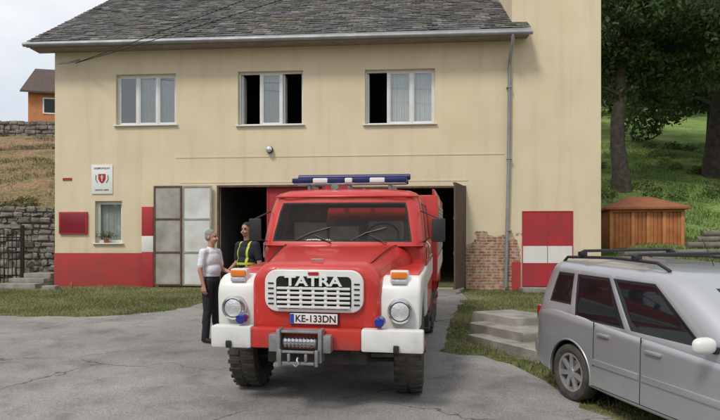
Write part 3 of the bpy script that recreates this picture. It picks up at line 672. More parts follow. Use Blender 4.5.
for k in range(19):
    x=-.27+k*.02; pr+= [(x,.055+(.012 if k%2 else 0))]
addrev(bm,pr,20,0,-1.08,.76); frombm('winch_drum',bm,CHR,T,60)
boxes('winch_fairlead',[(-.26,.08,-1.2,-1.161,.545,.575),(-.26,.08,-1.2,-1.161,.665,.69),(-.30,-.265,-1.2,-1.161,.53,.70),(.085,.12,-1.2,-1.161,.53,.70),(-.2,-.17,-1.21,-1.17,.58,.66),(-.02,.01,-1.21,-1.17,.58,.66)],STL,T,.008)
tube('winch_hook',[(-.09,-1.2,.62),(-.09,-1.23,.60),(-.07,-1.235,.565),(-.1,-1.235,.54),(-.13,-1.235,.56)],.012,STL,T,8)
tube('front_axle',[(-.85,0,.50),(.85,0,.50)],.075,UND,T); rev('differential',[(-.2,.08),(-.12,.19),(.12,.19),(.2,.08)],UND,T,20,(0,0,.52))
boxes('chassis',[(-.2,.2,.3,6.4,.5,.8),(-.6,-.48,-.8,.9,.62,.76),(.48,.6,-.8,.9,.62,.76),(-.55,.55,-.75,-.35,.46,.66)],UND,T,.01)
for s in (-1,1):
    tube('steer_link_%d'%s,[(s*.8,-.25,.42),(s*.2,-.45,.44)],.025,UND,T,8)
    box('mudguard_inner_%d'%s,min(s*.55,s*.67),max(s*.55,s*.67),-.7,.8,.7,1.3,UND,T)
    box('fuel_tank_%d'%s,min(s*.6,s*1.12),max(s*.6,s*1.12),2.0,3.0,.5,.88,UND,T,.06)
    wheel('front_wheel_%d'%s,T,s*.965,0,.53,.32,s,'truck',math.radians(2))
    for yy in (3.9,5.2): wheel('rear_wheel_%d_%d'%(s,int(yy)),T,s*.93,yy,.53,.36,s,'truck')
loft('cab_lower',[(.80,1.04,.78,1.68,.1),(.86,1.10,.78,1.71,.1),(1.2,1.115,.72,1.73,.08),(2.9,1.115,.72,1.73,.08),(3.02,1.08,.74,1.72,.08)],RED,T,2,5,35)
LV=[(1.69,.70,3.02,1.10,.16),(1.745,.715,3.02,1.095,.16),(1.86,.755,3.02,1.08,.16),(2.0,.81,3.01,1.065,.17),(2.14,.865,3.01,1.045,.17),(2.265,.92,3.0,1.02,.18),(2.30,.935,3.0,1.01,.19),(2.335,.94,3.0,1.0,.2),(2.36,.925,3.0,1.0,.2),(2.40,.97,2.97,.955,.22),(2.435,1.06,2.9,.87,.25),(2.46,1.25,2.75,.7,.28),(2.475,1.6,2.4,.4,.15)]
greenhouse('cab_upper',LV,14,20,10,4,[('F',0,14,1,5),('R',1,8,1,5),('R',10,18,1,5),('L',1,8,1,5),('L',10,18,1,5),('B',1,9,1,5)],[RED,BLK,WGL],T,.10,.022)
for s in (-1,1):
    L=[]
    for yy in (.98,1.75,1.80,2.9): L.append((min(s*1.112,s*1.118),max(s*1.112,s*1.118),yy-.004,yy+.004,.78,1.68))
    boxes('door_gaps_%d'%s,L,DRK,T)
    box('white_side_band_%d'%s,min(s*1.10,s*1.1215),max(s*1.10,s*1.1215),.9,3.0,1.16,1.42,WHT,T)
    for yy in (1.62,2.0): box('door_handle_%d_%d'%(s,int(yy*10)),min(s*1.12,s*1.15),max(s*1.12,s*1.15),yy-.06,yy+.06,1.5,1.53,CHR,T,.01)
boxes('cab_seats',[(.25,.75,1.45,1.6,1.3,2.02),(-.85,-.35,1.45,1.6,1.3,2.0),(-.32,.12,1.45,1.6,1.3,1.95),(-.9,.9,2.5,2.65,1.3,2.0)],SEAT2,T,.04)
box('dashboard',-1.0,1.0,.86,1.02,1.5,1.765,BPL,T,.04)
bm=bmesh.new(); pts=[]
for k in range(25):
    a=2*math.pi*k/24; pts.append((.5+.22*math.cos(a),1.15+.12*math.sin(a),1.82+.16*math.sin(a)))
addtube(bm,pts,.014,8,cap=False); frombm('steering_wheel',bm,BPL,T,60)
for s,c in ((-1,-.12),(1,.62)):
    x0=c
    tube('wiper_arm_%d'%s,[(x0,.60,1.735),(x0-.22,.635,1.83)],.009,BPL,T,6)
    tube('wiper_blade_%d'%s,[(x0-.48,.655,1.76),(x0-.28,.655,1.86),(x0-.02,.675,1.93)],.011,BPL,T,6)
tube('roof_drip',[(-.98,.98,2.347),(-.8,.86,2.347),(0,.815,2.347),(.8,.86,2.347),(.98,.98,2.347)],.012,RED,T,6)
# light bar: slim, on a rack, with navy suction hoses behind
boxes('light_bar_feet',[(-.60,-.56,1.3,1.5,2.42,2.53),(.56,.60,1.3,1.5,2.42,2.53),(-.02,.02,1.3,1.5,2.45,2.53)],STL,T,.008)
boxes('light_bar_rack',[(-.80,.80,1.26,1.29,2.531,2.555),(-.80,.80,1.49,1.52,2.531,2.555)],STL,T,.005)
bm=bmesh.new()
for (a,b,mi) in ((-.82,-.52,0),(-.515,-.30,1),(-.295,-.06,0),(-.055,.055,1),(.06,.295,0),(.30,.515,1),(.52,.82,0)):
    addbox(bm,a,b,1.25,1.40,2.556,2.625,.018,mi)
frombm('light_bar_segments',bm,[NAVY,PLT],T,40)
bm=bmesh.new(); addrev(bm,[(-.84,.03),(-.83,.045),(.83,.045),(.84,.03)],20,0,1.70,2.66); addrev(bm,[(-.80,.04),(.80,.04)],20,0,1.83,2.60); frombm('suction_hoses',bm,NAVY,T,50)
boxes('hose_brackets',[(x-.02,x+.02,1.62,1.92,2.46,2.53) for x in (-.6,.6)],STL,T)
rev('air_horn',[(-.1,.05),(-.08,.038),(.0,.02),(.2,.016)],CHR,T,20,(-.15,1.12,2.49),'y')
boxes('body_box',[(-1.2,1.2,3.14,6.7,.98,2.46,0)],[RED],T,.05)
for s in (-1,1):
    L=[]; 
    for (ya,yb) in ((3.25,4.2),(4.3,5.3),(5.4,6.55)):
        for k in range(12): z=1.45+k*.07; L.append((min(s*1.195,s*1.212),max(s*1.195,s*1.212),ya,yb,z+.004,z+.066))
    boxes('roller_shutters_%d'%s,L,STL,T,.004)
    box('body_band_%d'%s,min(s*1.19,s*1.208),max(s*1.19,s*1.208),3.18,6.66,1.12,1.38,WHT,T)
    box('body_roof_rail_%d'%s,min(s*1.1,s*1.14),max(s*1.1,s*1.14),3.2,6.6,2.46,2.56,RED,T,.01)
    extr('rear_mudguard_%d'%s,[(3.2,.98),(3.25,.85),(3.35,.9)]+[(4.55+1.25*math.cos(math.radians(a)),.5+.66*math.sin(math.radians(a))) for a in range(150,29,-12)]+[(5.75,.85),(5.85,.98)],min(s*.8,s*1.19),max(s*.8,s*1.19),RED,T,0)
boxes('ladder',[(-.5,-.45,2.9,6.6,2.50,2.56),(-.05,0,2.9,6.6,2.50,2.56)]+[(-.449,-.051,3.1+k*.3,3.13+k*.3,2.51,2.54) for k in range(12)],STL,T)
# ------------------------------------------------------------- silver car
CAR_ANG=math.radians(16.5)
wx,wy=2.45,6.80
C=empty('parked_car',vehM(wx+.75*math.cos(CAR_ANG),wy+.75*math.sin(CAR_ANG),CAR_ANG))
secs=[(.80,.60,.44,.82,.14),(.78,.70,.36,.92,.16),(.70,.80,.29,1.005,.16),(.5,.845,.25,1.03,.13),(0,.855,.24,1.01,.12),(-.8,.858,.22,.955,.11),(-1.6,.858,.22,.92,.11),(-2.2,.855,.22,.90,.13),(-2.6,.85,.23,.88,.16),(-3.0,.835,.24,.83,.2),(-3.3,.79,.26,.76,.22),(-3.42,.72,.30,.68,.18),(-3.46,.62,.36,.60,.12)]
body=loft('car_body',secs,SIL,C,3,7,32)
bm=bmesh.new()
for yy in (0,-2.67):
    for s in (-1,1):
        a,b=sorted((s*.56,s*1.0)); addrev(bm,[(a,.365),(b,.365)],40,0,yy,.315)
cu=frombm('cutter',bm,None)
cu.parent=C
bpy.context.view_layer.update()
baked(body,[('BOOLEAN',dict(operation='DIFFERENCE',object=cu,solver='EXACT'))])
body.data.shade_smooth(); body.data.set_sharp_from_angle(angle=math.radians(32))
bpy.data.objects.remove(cu)
LV=[(.86,-2.42,.77,.838,.22),(.945,-2.28,.765,.83,.22),(1.07,-2.08,.745,.805,.22),(1.19,-1.89,.72,.78,.22),(1.31,-1.70,.69,.755,.22),(1.42,-1.52,.655,.73,.22),(1.465,-1.44,.64,.715,.22),(1.505,-1.36,.63,.69,.24),(1.54,-1.24,.61,.63,.26),(1.57,-1.02,.53,.52,.28),(1.585,-.75,.35,.35,.2)]
wn=[('F',0,12,1,5),('B',1,9,1,5)]
for sd in 'RL': wn+=[(sd,3,13,1,5),(sd,14,23,1,5),(sd,24,29,2,5)]
greenhouse('car_greenhouse',LV,12,30,10,5,wn,[SIL,BPL,CGL],C,.14,.018)
for s in (-1,1):
    def X(a,b): return tuple(sorted((s*a,s*b)))
    for yy in (0,-2.67):
        wheel('car_wheel_%d_%d'%(s,abs(int(yy))),C,s*.755,yy,.315,.195,s,'car')
        bm=bmesh.new(); addrev(bm,[(s*.57,.05),(s*.571,.36)],40,0,yy,.315); frombm('arch_liner_%d_%d'%(s,abs(int(yy))),bm,DRK,C)
        bm=bmesh.new(); n=40
        r0=[bm.verts.new((s*.565,yy+.3645*math.cos(2*math.pi*k/n),.315+.3645*math.sin(2*math.pi*k/n))) for k in range(n)]
        r1=[bm.verts.new((s*.82,yy+.3645*math.cos(2*math.pi*k/n),.315+.3645*math.sin(2*math.pi*k/n))) for k in range(n)]
        for k in range(n):
            if math.sin(2*math.pi*(k+.5)/n)>-.3: bm.faces.new((r0[k],r0[(k+1)%n],r1[(k+1)%n],r1[k]))
        frombm('arch_tube_%d_%d'%(s,abs(int(yy))),bm,DRK,C)
    # wheel-arch lips
    for yy in (0,-2.67):
        tube('arch_lip_%d_%d'%(s,abs(int(yy))),[(s*.853,yy+.372*math.cos(math.radians(a)),.315+.372*math.sin(math.radians(a))) for a in range(-8,189,7)],.012,SIL,C,6)
    xa,xb=X(.852,.8605)
    boxes('car_door_gaps_%d'%s,[(xa,xb,-2.13,-2.123,.30,.87),(xa,xb,-1.10,-1.093,.27,.91),(xa,xb,-.42,-.413,.48,.95),(xa,xb,-2.12,-.40,.268,.274)],DRK,C)
    xa,xb=X(.850,.872); boxes('side_moulding_%d'%s,[(xa,xb,-2.08,-1.12,.50,.56),(xa,xb,-1.08,-.40,.50,.56)],SIL,C,.008)
    xa,xb=X(.855,.885); boxes('car_door_handles_%d'%s,[(xa,xb,-1.36,-1.16,.78,.81),(xa,xb,-.66,-.48,.82,.85)],SIL,C,.012)
    # mirror
    bm=bmesh.new(); bmesh.ops.create_uvsphere(bm,u_segments=20,v_segments=12,radius=1)
    for v in bm.verts:
        q=v.co; sgn=lambda t,p: math.copysign(abs(t)**p,t); v.co=Vector((s*.96+sgn(q.x,.7)*.11,-1.90+(q.y*.07 if q.y<0 else q.y*.03),1.0+sgn(q.z,.7)*.07))
    frombm('wing_mirror_%d'%s,bm,SIL if s>0 else WHT,C,60); xa,xb=X(.80,.88); box('mirror_foot_%d'%s,xa,xb,-1.94,-1.87,.93,.985,BPL,C,.01)
    tube('roof_rail_%d'%s,[(s*.60,.47,1.53),(s*.615,.38,1.59),(s*.62,-.4,1.625),(s*.615,-1.02,1.61),(s*.60,-1.17,1.54)],.017,BPL,C,8)
    xa,xb=X(.69,.775); box('tail_lamp_%d'%s,xa,xb,.60,.77,.80,.98,REDL,C,.025)
    xa,xb=X(.50,.76); box('car_headlamp_%d'%s,xa,xb,-3.40,-3.12,.62,.76,LENS,C,.04)
for yy in (.1,-.75):
    tube('rack_bar_%d'%int(abs(yy*10)),[(-.66,yy,1.65),(-.6,yy,1.675),(.6,yy,1.675),(.66,yy,1.65)],.017,BPL,C,8)
    boxes('rack_clamps_%d'%int(abs(yy*10)),[(-.66,-.58,yy-.035,yy+.035,1.615,1.665),(.58,.66,yy-.035,yy+.035,1.615,1.665)],BPL,C,.008)
box('rear_bumper',-.76,.76,.66,.85,.36,.58,SIL,C,.06); box('front_grille',-.4,.4,-3.475,-3.40,.42,.58,BPL,C,.02)
box('car_underside',-.55,.55,-3.1,.6,.18,.24,UND,C,.02)
tube('car_antenna',[(0,-1.10,1.56),(0,-.95,1.83)],.004,BPL,C,5)
box('rear_number_plate',-.26,.26,.851,.862,.62,.73,PLT,C)
# ------------------------------------------------------------- people
def human(name,mtx,H,shirt,trous,skin,hair,shoe,arms,legs,headrot=0,band=None,bald=False):
    k=H/1.8; prims=[]
    MS={'shirt':0,'tr':1,'skin':2,'hair':3,'shoe':4,'band':5,'eye':6}
    def cap(a,ra,b,rb,m): prims.append(('c',Vector(a),ra,Vector(b),rb,m))
    def ell(c,r,m): prims.append(('e',Vector(c),Vector(r),m))
    ell((0,0,.98),(.168,.125,.13),'tr'); ell((0,-.005,1.08),(.162,.125,.11),'shirt'); ell((0,-.02,1.16),(.165,.135,.14),'shirt'); ell((0,-.005,1.31),(.185,.125,.16),'shirt'); ell((0,.01,1.42),(.165,.10,.09),'shirt')
    cap((-.15,.01,1.445),.062,(.15,.01,1.445),.062,'shirt'); cap((0,.01,1.44),.075,(0,.01,1.50),.062,'shirt')
    cap((0,.012,1.46),.055,(0,-.005,1.60),.053,'skin')
    for s,(el,wr,hd,grip) in zip((-1,1),arms):
        sh=Vector((s*.185,.01,1.44)); el=Vector(el); wr=Vector(wr)
        midp=sh+(el-sh)*.72
        cap(sh,.066,midp,.058,'shirt'); cap(sh+(el-sh)*.3,.047,el,.041,'skin'); cap(el,.041,wr,.028,'skin')
        d=Vector(hd).normalized(); side=d.cross(Vector((0,0,1)) if abs(d.z)<.8 else Vector((0,1,0))).normalized(); nrm=side.cross(d).normalized()
        if grip=='down': side=Vector((0,-1,0)); nrm=Vector((-s,0,0))
        pc=wr+d*.085
        for q in (-.03,-.01,.01,.03): cap(wr+side*q*.5+d*.01,.019,pc+side*q,.0165,'skin')
        for q,ln in ((-.033,.068),(-.011,.08),(.011,.075),(.033,.058)):
            a=pc+side*q; b=a+(d*.85+nrm*.35).normalized()*ln*.5+side*q*.12; c=b+(d*.55+nrm*.8).normalized()*ln*.5
            cap(a,.0105,b,.0098,'skin'); cap(b,.0098,c,.0085,'skin')
        t0=wr+d*.03-side*.025; t1=t0+(d*.6-side*.8+nrm*.3).normalized()*.045; t2=t1+(d*.85-side*.2+nrm*.4).normalized()*.035
        cap(t0,.015,t1,.012,'skin'); cap(t1,.012,t2,.010,'skin')
    for s,(kn,an,toe) in zip((-1,1),legs):
        hp=Vector((s*.092,0,.93)); kn=Vector(kn); an=Vector(an)
        cap(hp,.10,kn,.068,'tr'); cap(kn,.070,kn+(an-kn)*.45+Vector((0,.012,0)),.066,'tr'); cap(kn+(an-kn)*.4,.064,an+Vector((0,0,-.01)),.062,'tr')
        td=Vector(toe); cap(an+Vector((0,.03,-.045)),.042,an+td*.12+Vector((0,0,-.055)),.036,'shoe'); cap(an+td*.12+Vector((0,0,-.055)),.040,an+td*.19+Vector((0,0,-.062)),.030,'shoe')
    R=Matrix.Rotation(headrot,3,'Z'); hc=Vector((0,-.012,1.69))
    def hp_(x,y,z): return hc+R@Vector((x,y,z))
    def hell(c,r,m): prims.append(('h',hp_(*c),Vector(r),m,R))
    hell((0,.008,.025),(.073,.092,.088),'skin'); hell((0,-.02,-.04),(.058,.070,.075),'skin'); hell((0,-.045,-.085),(.034,.035,.028),'skin')
    prims.append(('c',hp_(0,-.088,.0),.010,hp_(0,-.108,-.034),.014,'skin')); hell((0,-.098,-.034),(.018,.014,.011),'skin')
    hell((0,-.085,-.062),(.024,.012,.007),'skin'); hell((0,-.083,-.073),(.02,.012,.007),'skin')
    for s in (-1,1):
        hell((s*.076,.012,-.01),(.010,.020,.032),'skin'); hell((s*.03,-.079,.022),(.02,.012,.007),'hair' if not bald else 'skin'); hell((s*.03,-.078,-.042),(.024,.02,.022),'skin')
    hell((0,.022,.048),(.081,.094,.078),'hair'); hell((0,.045,.0),(.080,.066,.075),'hair')
    bm=bmesh.new()
    def sph(c,r,seg=14,Rm=None):
        q=bmesh.ops.create_uvsphere(bm,u_segments=seg,v_segments=seg-4,radius=1)['verts']
        for v in q:
            p=Vector((v.co.x*r[0],v.co.y*r[1],v.co.z*r[2])); v.co=(Rm@p if Rm else p)+c
        return q
    for p in prims:
        if p[0]=='c':
            b2=bmesh.new()
            for c,r in ((p[1],p[2]),(p[3],p[4])):
                q=bmesh.ops.create_icosphere(b2,subdivisions=2,radius=r)['verts']
                for v in q: v.co+=c
            rr=bmesh.ops.convex_hull(b2,input=b2.verts); 
            dele=[g for g in rr['geom_interior'] if isinstance(g,bmesh.types.BMVert)]; bmesh.ops.delete(b2,geom=dele,context='VERTS')
            tmp=bpy.data.meshes.new('t'); b2.to_mesh(tmp); b2.free(); bm.from_mesh(tmp); bpy.data.meshes.remove(tmp)
        elif p[0]=='e': sph(p[1],p[2],20)
        else: sph(p[1],p[2],16,p[4])
    o=frombm(name,bm,None,None,normals=False)
    baked(o,[('REMESH',dict(mode='VOXEL',voxel_size=.0062)),('SMOOTH',dict(factor=.5,iterations=3))])
    me=o.data; me.materials.clear()
    for m in (shirt,trous,skin,hair,shoe,band or shirt,INK): me.materials.append(m)
    n=len(me.polygons); cen=np.empty(n*3); me.polygons.foreach_get('center',cen); cen=cen.reshape(-1,3)
    best=np.full(n,9.); idx=np.zeros(n,int)
    for p in prims:
        if p[0]=='c':
            a=np.array(p[1]);b=np.array(p[3]); ab=b-a; t=np.clip(((cen-a)@ab)/(ab@ab+1e-9),0,1); d=np.linalg.norm(cen-a-t[:,None]*ab,axis=1)-(p[2]+(p[4]-p[2])*t); m=p[5]
        else:
            q=cen-np.array(p[1]); 
            if p[0]=='h': q=q@np.array(p[4])
            r=np.array(p[2]); kk=np.linalg.norm(q/r,axis=1); k2=np.linalg.norm(q/(r*r),axis=1)+1e-9; d=kk*(kk-1)/k2; m=p[3]
        w=d<best; best[w]=d[w]; idx[w]=MS[m]
    if band:
        tor=(idx==0)&(cen[:,2]>1.05)&(np.abs(cen[:,0])<.17)
        bd=tor&((np.abs(np.abs(cen[:,0])-.10)<.016)|(np.abs(cen[:,2]-1.15)<.018)); idx[bd]=5
    belt=(idx<2)&(np.abs(cen[:,2]-1.035)<.02)&(np.abs(cen[:,0])<.2)&(np.abs(cen[:,1])<.2)
    idx[belt]=6
    me.polygons.foreach_set('material_index',idx.astype(np.int32)); me.shade_smooth()
    b3=bmesh.new(); b3.from_mesh(me)
    for s in (-1,1):
        q=bmesh.ops.create_uvsphere(b3,u_segments=10,v_segments=8,radius=.0095)['verts']
        for v in q: v.co+=hp_(s*.03,-.083,.004)
        for f in set(f for v in q for f in v.link_faces): f.material_index=6
    b3.to_mesh(me); b3.free()
    o.matrix_world=mtx@Matrix.Scale(k,4); return o
SKIN=M('skin',(.50,.27,.19),.5,0,.12,20,.1,80); SKIN2=M('skin_tan',(.42,.22,.15),.5,0,.12,20,.1,80)
SHW=M('white_shirt',(.74,.75,.78),.8,0,.08,9,.8,12); SHB=M('black_shirt',(.018,.02,.026),.85,0,.3,9,.6,14)
TRB=M('black_trousers',(.016,.017,.022),.85,0,.2,9,.7,12); HGR=M('grey_hair',(.33,.32,.31),.8,0,.4,60,.6,120); HDK=M('dark_hair',(.02,.015,.012),.7,0,.3,60,.6,120)
SHO=M('black_shoe',(.012,.012,.012),.35,0,.2); HIV=M('hi_vis',(.55,.62,.05),.6,0,.1)
ax,ay=G(211,342)
std=[((-.10,-.01,.50),(-.105,.03,.09),(-.15,-1,0)),((.10,-.02,.50),(.115,-.04,.09),(.2,-1,0))]
human('standing_man',Matrix.Translation((ax,ay,plane(ay)+.005))@Matrix.Rotation(math.radians(66),4,'Z'),1.87,SHW,TRB,SKIN,HGR,SHO,
  [((-.235,.03,1.16),(-.225,-.03,.92),(0,-.1,-1),'down'),((.23,-.03,1.17),(.15,-.25,1.12),(-.3,-1,.05),'f')],std,math.radians(8),None,False)
bx,by=(247-360)/FP*10.6,10.6
human('standing_man',Matrix.Translation((bx,by,plane(by)+.005))@Matrix.Rotation(math.radians(-34),4,'Z'),1.99,SHB,TRB,SKIN2,HDK,SHO,
  [((-.245,.02,1.16),(-.20,-.20,1.04),(.3,-1,-.1),'f'),((.245,.03,1.16),(.235,-.04,.92),(0,-.1,-1),'down')],std,math.radians(10),HIV)
# ------------------------------------------------------------- vegetation
def leaves(name,centers,rads,n,size,mat,parent=None,flat=.75):
    centers=np.array(centers); rads=np.array(rads); w=rads**2; w=w/w.sum()
    ci=np.random.choice(len(centers),n,p=w); d=np.random.normal(0,1,(n,3)); d/=np.linalg.norm(d,axis=1)[:,None]
    rr=np.random.uniform(.35,1,n)**.6; p=centers[ci]+d*(rads[ci]*rr)[:,None]*np.array([1,1,flat])
    a=np.random.normal(0,1,(n,3)); a/=np.linalg.norm(a,axis=1)[:,None]; b=np.cross(a,np.random.normal(0,1,(n,3))); b/=np.linalg.norm(b,axis=1)[:,None]
    s=(size*np.random.uniform(.6,1.3,n))[:,None]
    V=np.stack([p-a*s,p+b*s*.45,p+a*s,p-b*s*.45],1).reshape(-1,3)
    me=bpy.data.meshes.new(name); me.vertices.add(4*n); me.vertices.foreach_set('co',V.ravel()); me.loops.add(4*n); me.loops.foreach_set('vertex_index',np.arange(4*n,dtype=np.int32))
    me.polygons.add(n); me.polygons.foreach_set('loop_start',np.arange(0,4*n,4,dtype=np.int32)); me.polygons.foreach_set('loop_total',np.full(n,4,dtype=np.int32)); me.update(); me.validate()
    return link(name,me,mat,parent)
def tree(name,x,y,th,tr,cr,ch,n,size,seed,mat=LEAF,low=.35):
    random.seed(seed); np.random.seed(seed); z=hgt(x,y)-.2; P=empty(name); bm=bmesh.new()
    pts=[]; px,py=x,y; nseg=8
    for i in range(nseg+1):
        pts.append(Vector((px,py,z+th*i/nseg))); px+=random.gauss(0,.10); py+=random.gauss(0,.10)
    addtube(bm,pts,[tr*(1.35 if i==0 else 1-.65*i/nseg) for i in range(nseg+1)],12)
    cs=[];rs=[]
    for i in range(15):
        t=low+(1-low)*random.random(); k=min(nseg,int(t*nseg)); s=pts[k]; az=i*2.4+random.random()*.8
        out=cr*random.uniform(.5,1)*(1.1-.5*t); up=ch*random.uniform(.1,.5)*(t-.1)
        e=s+Vector((math.cos(az)*out,math.sin(az)*out,up)); m=s.lerp(e,.5)+Vector((0,0,out*.12))
        r0=tr*(1-.65*t)*.45; addtube(bm,[s,s.lerp(m,.5),m,e],[r0,r0*.8,r0*.55,r0*.2],7,cap=False)
        for q in range(4):
            b=m.lerp(e,random.uniform(.0,.9)); d=Vector((random.gauss(0,1),random.gauss(0,1),random.gauss(.2,.6))).normalized()*cr*random.uniform(.2,.42); addtube(bm,[b,b+d*.5+Vector((0,0,.1)),b+d],[r0*.35,r0*.22,r0*.06],5,cap=False)
            cs.append(b+d); rs.append(random.uniform(.12,.26)*cr)
        cs.append(e); rs.append(random.uniform(.15,.28)*cr)
    frombm('trunk_and_limbs',bm,BARK,P,60)
    leaves('foliage',[tuple(c) for c in cs],rs,n,size,mat,P)
    return P
tree('broadleaf_tree',12.2,28,9.5,.40,5.0,7,20000,.14,3,low=.5)
tree('broadleaf_tree',18.2,31,10,.40,6.0,8,22000,.16,5,low=.35)
tree('broadleaf_tree',22.5,38,12,.45,7,9,18000,.2,8,low=.3)
tree('broadleaf_tree',15.5,44,13,.45,7,9,16000,.2,12,low=.4)
tree('broadleaf_tree',26.5,30,9,.4,6,7,12000,.18,15,low=.3)
tree('broadleaf_tree',-21.6,29.5,5.5,.18,2.4,3,7000,.11,21,low=.4)
np.random.seed(4); cs=[];rs=[]
for i in range(80):
    x=np.random.uniform(14,75); y=np.random.uniform(58,100); z=hgt(x,y)
    for q in range(7): cs.append((x+np.random.normal(0,2.4),y+np.random.normal(0,2),z+np.random.uniform(1,13))); rs.append(np.random.uniform(1.4,3.0))
leaves('distant_trees',cs,rs,60000,.5,LEAF2)
np.random.seed(9); cs=[];rs=[]
for i in range(34):
    x=np.random.uniform(10.5,26); y=np.random.uniform(24,42); cs.append((x,y,hgt(x,y)+.1)); rs.append(np.random.uniform(.2,.6))
leaves('bank_shrubs',cs,rs,9000,.08,BLADE2)
np.random.seed(19); cs=[];rs=[]
for i in range(14):
    x=np.random.uniform(-16,-10.7); y=np.random.uniform(21.7,22.6); cs.append((x,y,hgt(x,y)+.05)); rs.append(np.random.uniform(.15,.35))
for i in range(8):
    x=np.random.uniform(-22,-12); y=np.random.uniform(30,37); cs.append((x,y,hgt(x,y)+.0)); rs.append(np.random.uniform(.2,.4))
leaves('hillside_weeds',cs,rs,4500,.06,WEED,None,.45)
def blades(name,n,xr,yr,cond,h,mat,seed,wd=1):
    np.random.seed(seed); X=np.random.uniform(*xr,n*2); Y=np.random.uniform(*yr,n*2)
    k=[i for i in range(n*2) if cond(X[i],Y[i])][:n]; X=X[k];Y=Y[k]; n=len(k); Z=np.array([hgt(a,b) for a,b in zip(X,Y)])
    pt=.6+.5*np.sin(X*2.3+1.3*np.sin(Y*1.7))*np.sin(Y*2.9+X)
    hh=h*np.random.uniform(.4,1.3,n)*np.clip(pt,.35,1.3); an=np.random.uniform(0,6.28,n); w=(.006+.006*np.random.rand(n))*wd
    lx=np.random.normal(0,.45,n)*hh; ly=np.random.normal(0,.45,n)*hh
    a=np.stack([X-w*np.cos(an),Y-w*np.sin(an),Z-.005],1); b=np.stack([X+w*np.cos(an),Y+w*np.sin(an),Z-.005],1); c=np.stack([X+lx,Y+ly,Z+hh],1)
    V=np.stack([a,b,c],1).reshape(-1,3); me=bpy.data.meshes.new(name); me.vertices.add(3*n); me.vertices.foreach_set('co',V.ravel()); me.loops.add(3*n); me.loops.foreach_set('vertex_index',np.arange(3*n,dtype=np.int32))
    me.polygons.add(n); me.polygons.foreach_set('loop_start',np.arange(0,3*n,3,dtype=np.int32)); me.polygons.foreach_set('loop_total',np.full(n,3,dtype=np.int32)); me.update(); me.validate(); link(name,me,mat)
def fac(x,y): return (x-LX)*(-sa)+(y-LY)*ca
blades('lawn_grass',42000,(-13,-3.5),(12.5,18.8),lambda x,y: fac(x,y)<-.02 and not inpoly(x,y,yA),.075,BLADE,1)
blades('verge_grass',42000,(.8,9),(6.0,18.0),lambda x,y: fac(x,y)<-.02 and not inpoly(x,y,yA) and not(x>2.2+(9.5-y)*.1 and x<3.6 and 8.7<y<10.6) ,.09,BLADE,2)
blades('bank_grass',60000,(7.2,26),(12,42),lambda x,y: y<27 or random.random()<.8,.22,BLADE2,3,2.2)
blades('slope_dry_grass',16000,(-20,-10.6),(21.8,37),lambda x,y: True,.13,WEED,5,2)
# ------------------------------------------------------------- left setting
def stones(name,p0,p1,zb,zt,rows,cols,depth,seed):
    random.seed(seed); p0=Vector(p0);p1=Vector(p1); d=(p1-p0); Ln=d.length; d.normalize(); nn=Vector((-d.y,d.x,0)); bm=bmesh.new()
    mt=Matrix(((d.x,nn.x,0,p0.x),(d.y,nn.y,0,p0.y),(0,0,1,0),(0,0,0,1)))
    addbox(bm,0,Ln,.08,depth,zb,zt-.05,0,0,mt)
    z=zb
    for r in range(rows):
        h=(zt-zb)/rows*random.uniform(.8,1.2); x=-random.random()*.2
        while x<Ln:
            w=Ln/cols*random.uniform(.5,1.6); y0=random.uniform(-.06,.04)
            vs=addbox(bm,x+.01,min(x+w,Ln+.1)-.01,y0,depth*.8,z+.008+random.uniform(0,.04),z+h-.008+random.uniform(-.03,.03),min(.045,h*.28),0)
            for v in vs:
                v.co+=Vector((random.gauss(0,.016),random.gauss(0,.018),random.gauss(0,.016))); v.co=mt@v.co
            x+=w
        z+=h
    return frombm(name,bm,STON,None,60)
stones('stone_retaining_wall',(-14.8,21.0,0),(-9.75,21.4,0),.45,3.2,13,17,.5,1)
stones('stone_retaining_wall',(-30,38.0,0),(-17.5,38.0,0),hgt(-24,38)-.4,hgt(-24,38)+.95,5,30,.5,2)
stones('rubble_wall',(-13.5,20.0,0),(-11.2,20.2,0),.3,1.25,4,7,.4,3)
F=empty('iron_fence'); L=[]
x0=-12.4
for i in range(14): L.append((x0+i*.13,x0+i*.13+.02,18.90,18.92,plane(19),plane(19)+1.75+.05*math.sin(i)))
L+=[(x0-.05,x0+1.75,18.925,18.95,plane(19)+.3,plane(19)+.34),(x0-.05,x0+1.75,18.925,18.95,plane(19)+1.5,plane(19)+1.54),(x0+1.72,x0+1.80,18.88,18.96,plane(19)-.1,plane(19)+1.9)]
boxes('fence_bars',L,IRON,F)
E=empty('entrance_steps'); boxes('entrance_step_slabs',[(-11.0,-9.75,18.0,20.0,.2,plane(18.2)+.14),(-10.85,-9.75,18.5,20.0,plane(18.2)+.141,plane(18.2)+.28),(-10.7,-9.75,18.9,20.0,plane(18.2)+.281,plane(18.2)+.42)],CON,E,.02)
rev('plastic_bottle',[(0,.04),(.18,.042),(.22,.02),(.26,.018)],M('bottle',(.4,.1,.08),.2),None,14,(-8.6,17.9,plane(17.9)),'z')
box('stone_block',-9.4,-9.0,17.7,18.0,plane(17.8)-.05,plane(17.8)+.12,CON,None,.03)
OM=M('orange_render',(.56,.24,.10),.9,0,.2,2,.2,30); HR=M('dark_roof',(.10,.07,.06),.8,0,.3,4,.2,20)
Hs=empty('hillside_house',Matrix.Translation((-25.0,47,10.4))@Matrix.Rotation(math.radians(12),4,'Z'))
bm=bmesh.new()
prof=[(-3,-1),(3,-1),(3,3.0),(0,5.2),(-3,3.0)]
a=[bm.verts.new((0,y,z)) for y,z in prof]; b=[bm.verts.new((7,y,z)) for y,z in prof]; bm.faces.new(a); bm.faces.new(b)
for i in range(5): bm.faces.new((a[i],a[(i+1)%5],b[(i+1)%5],b[i]))
frombm('house_walls',bm,OM,Hs)
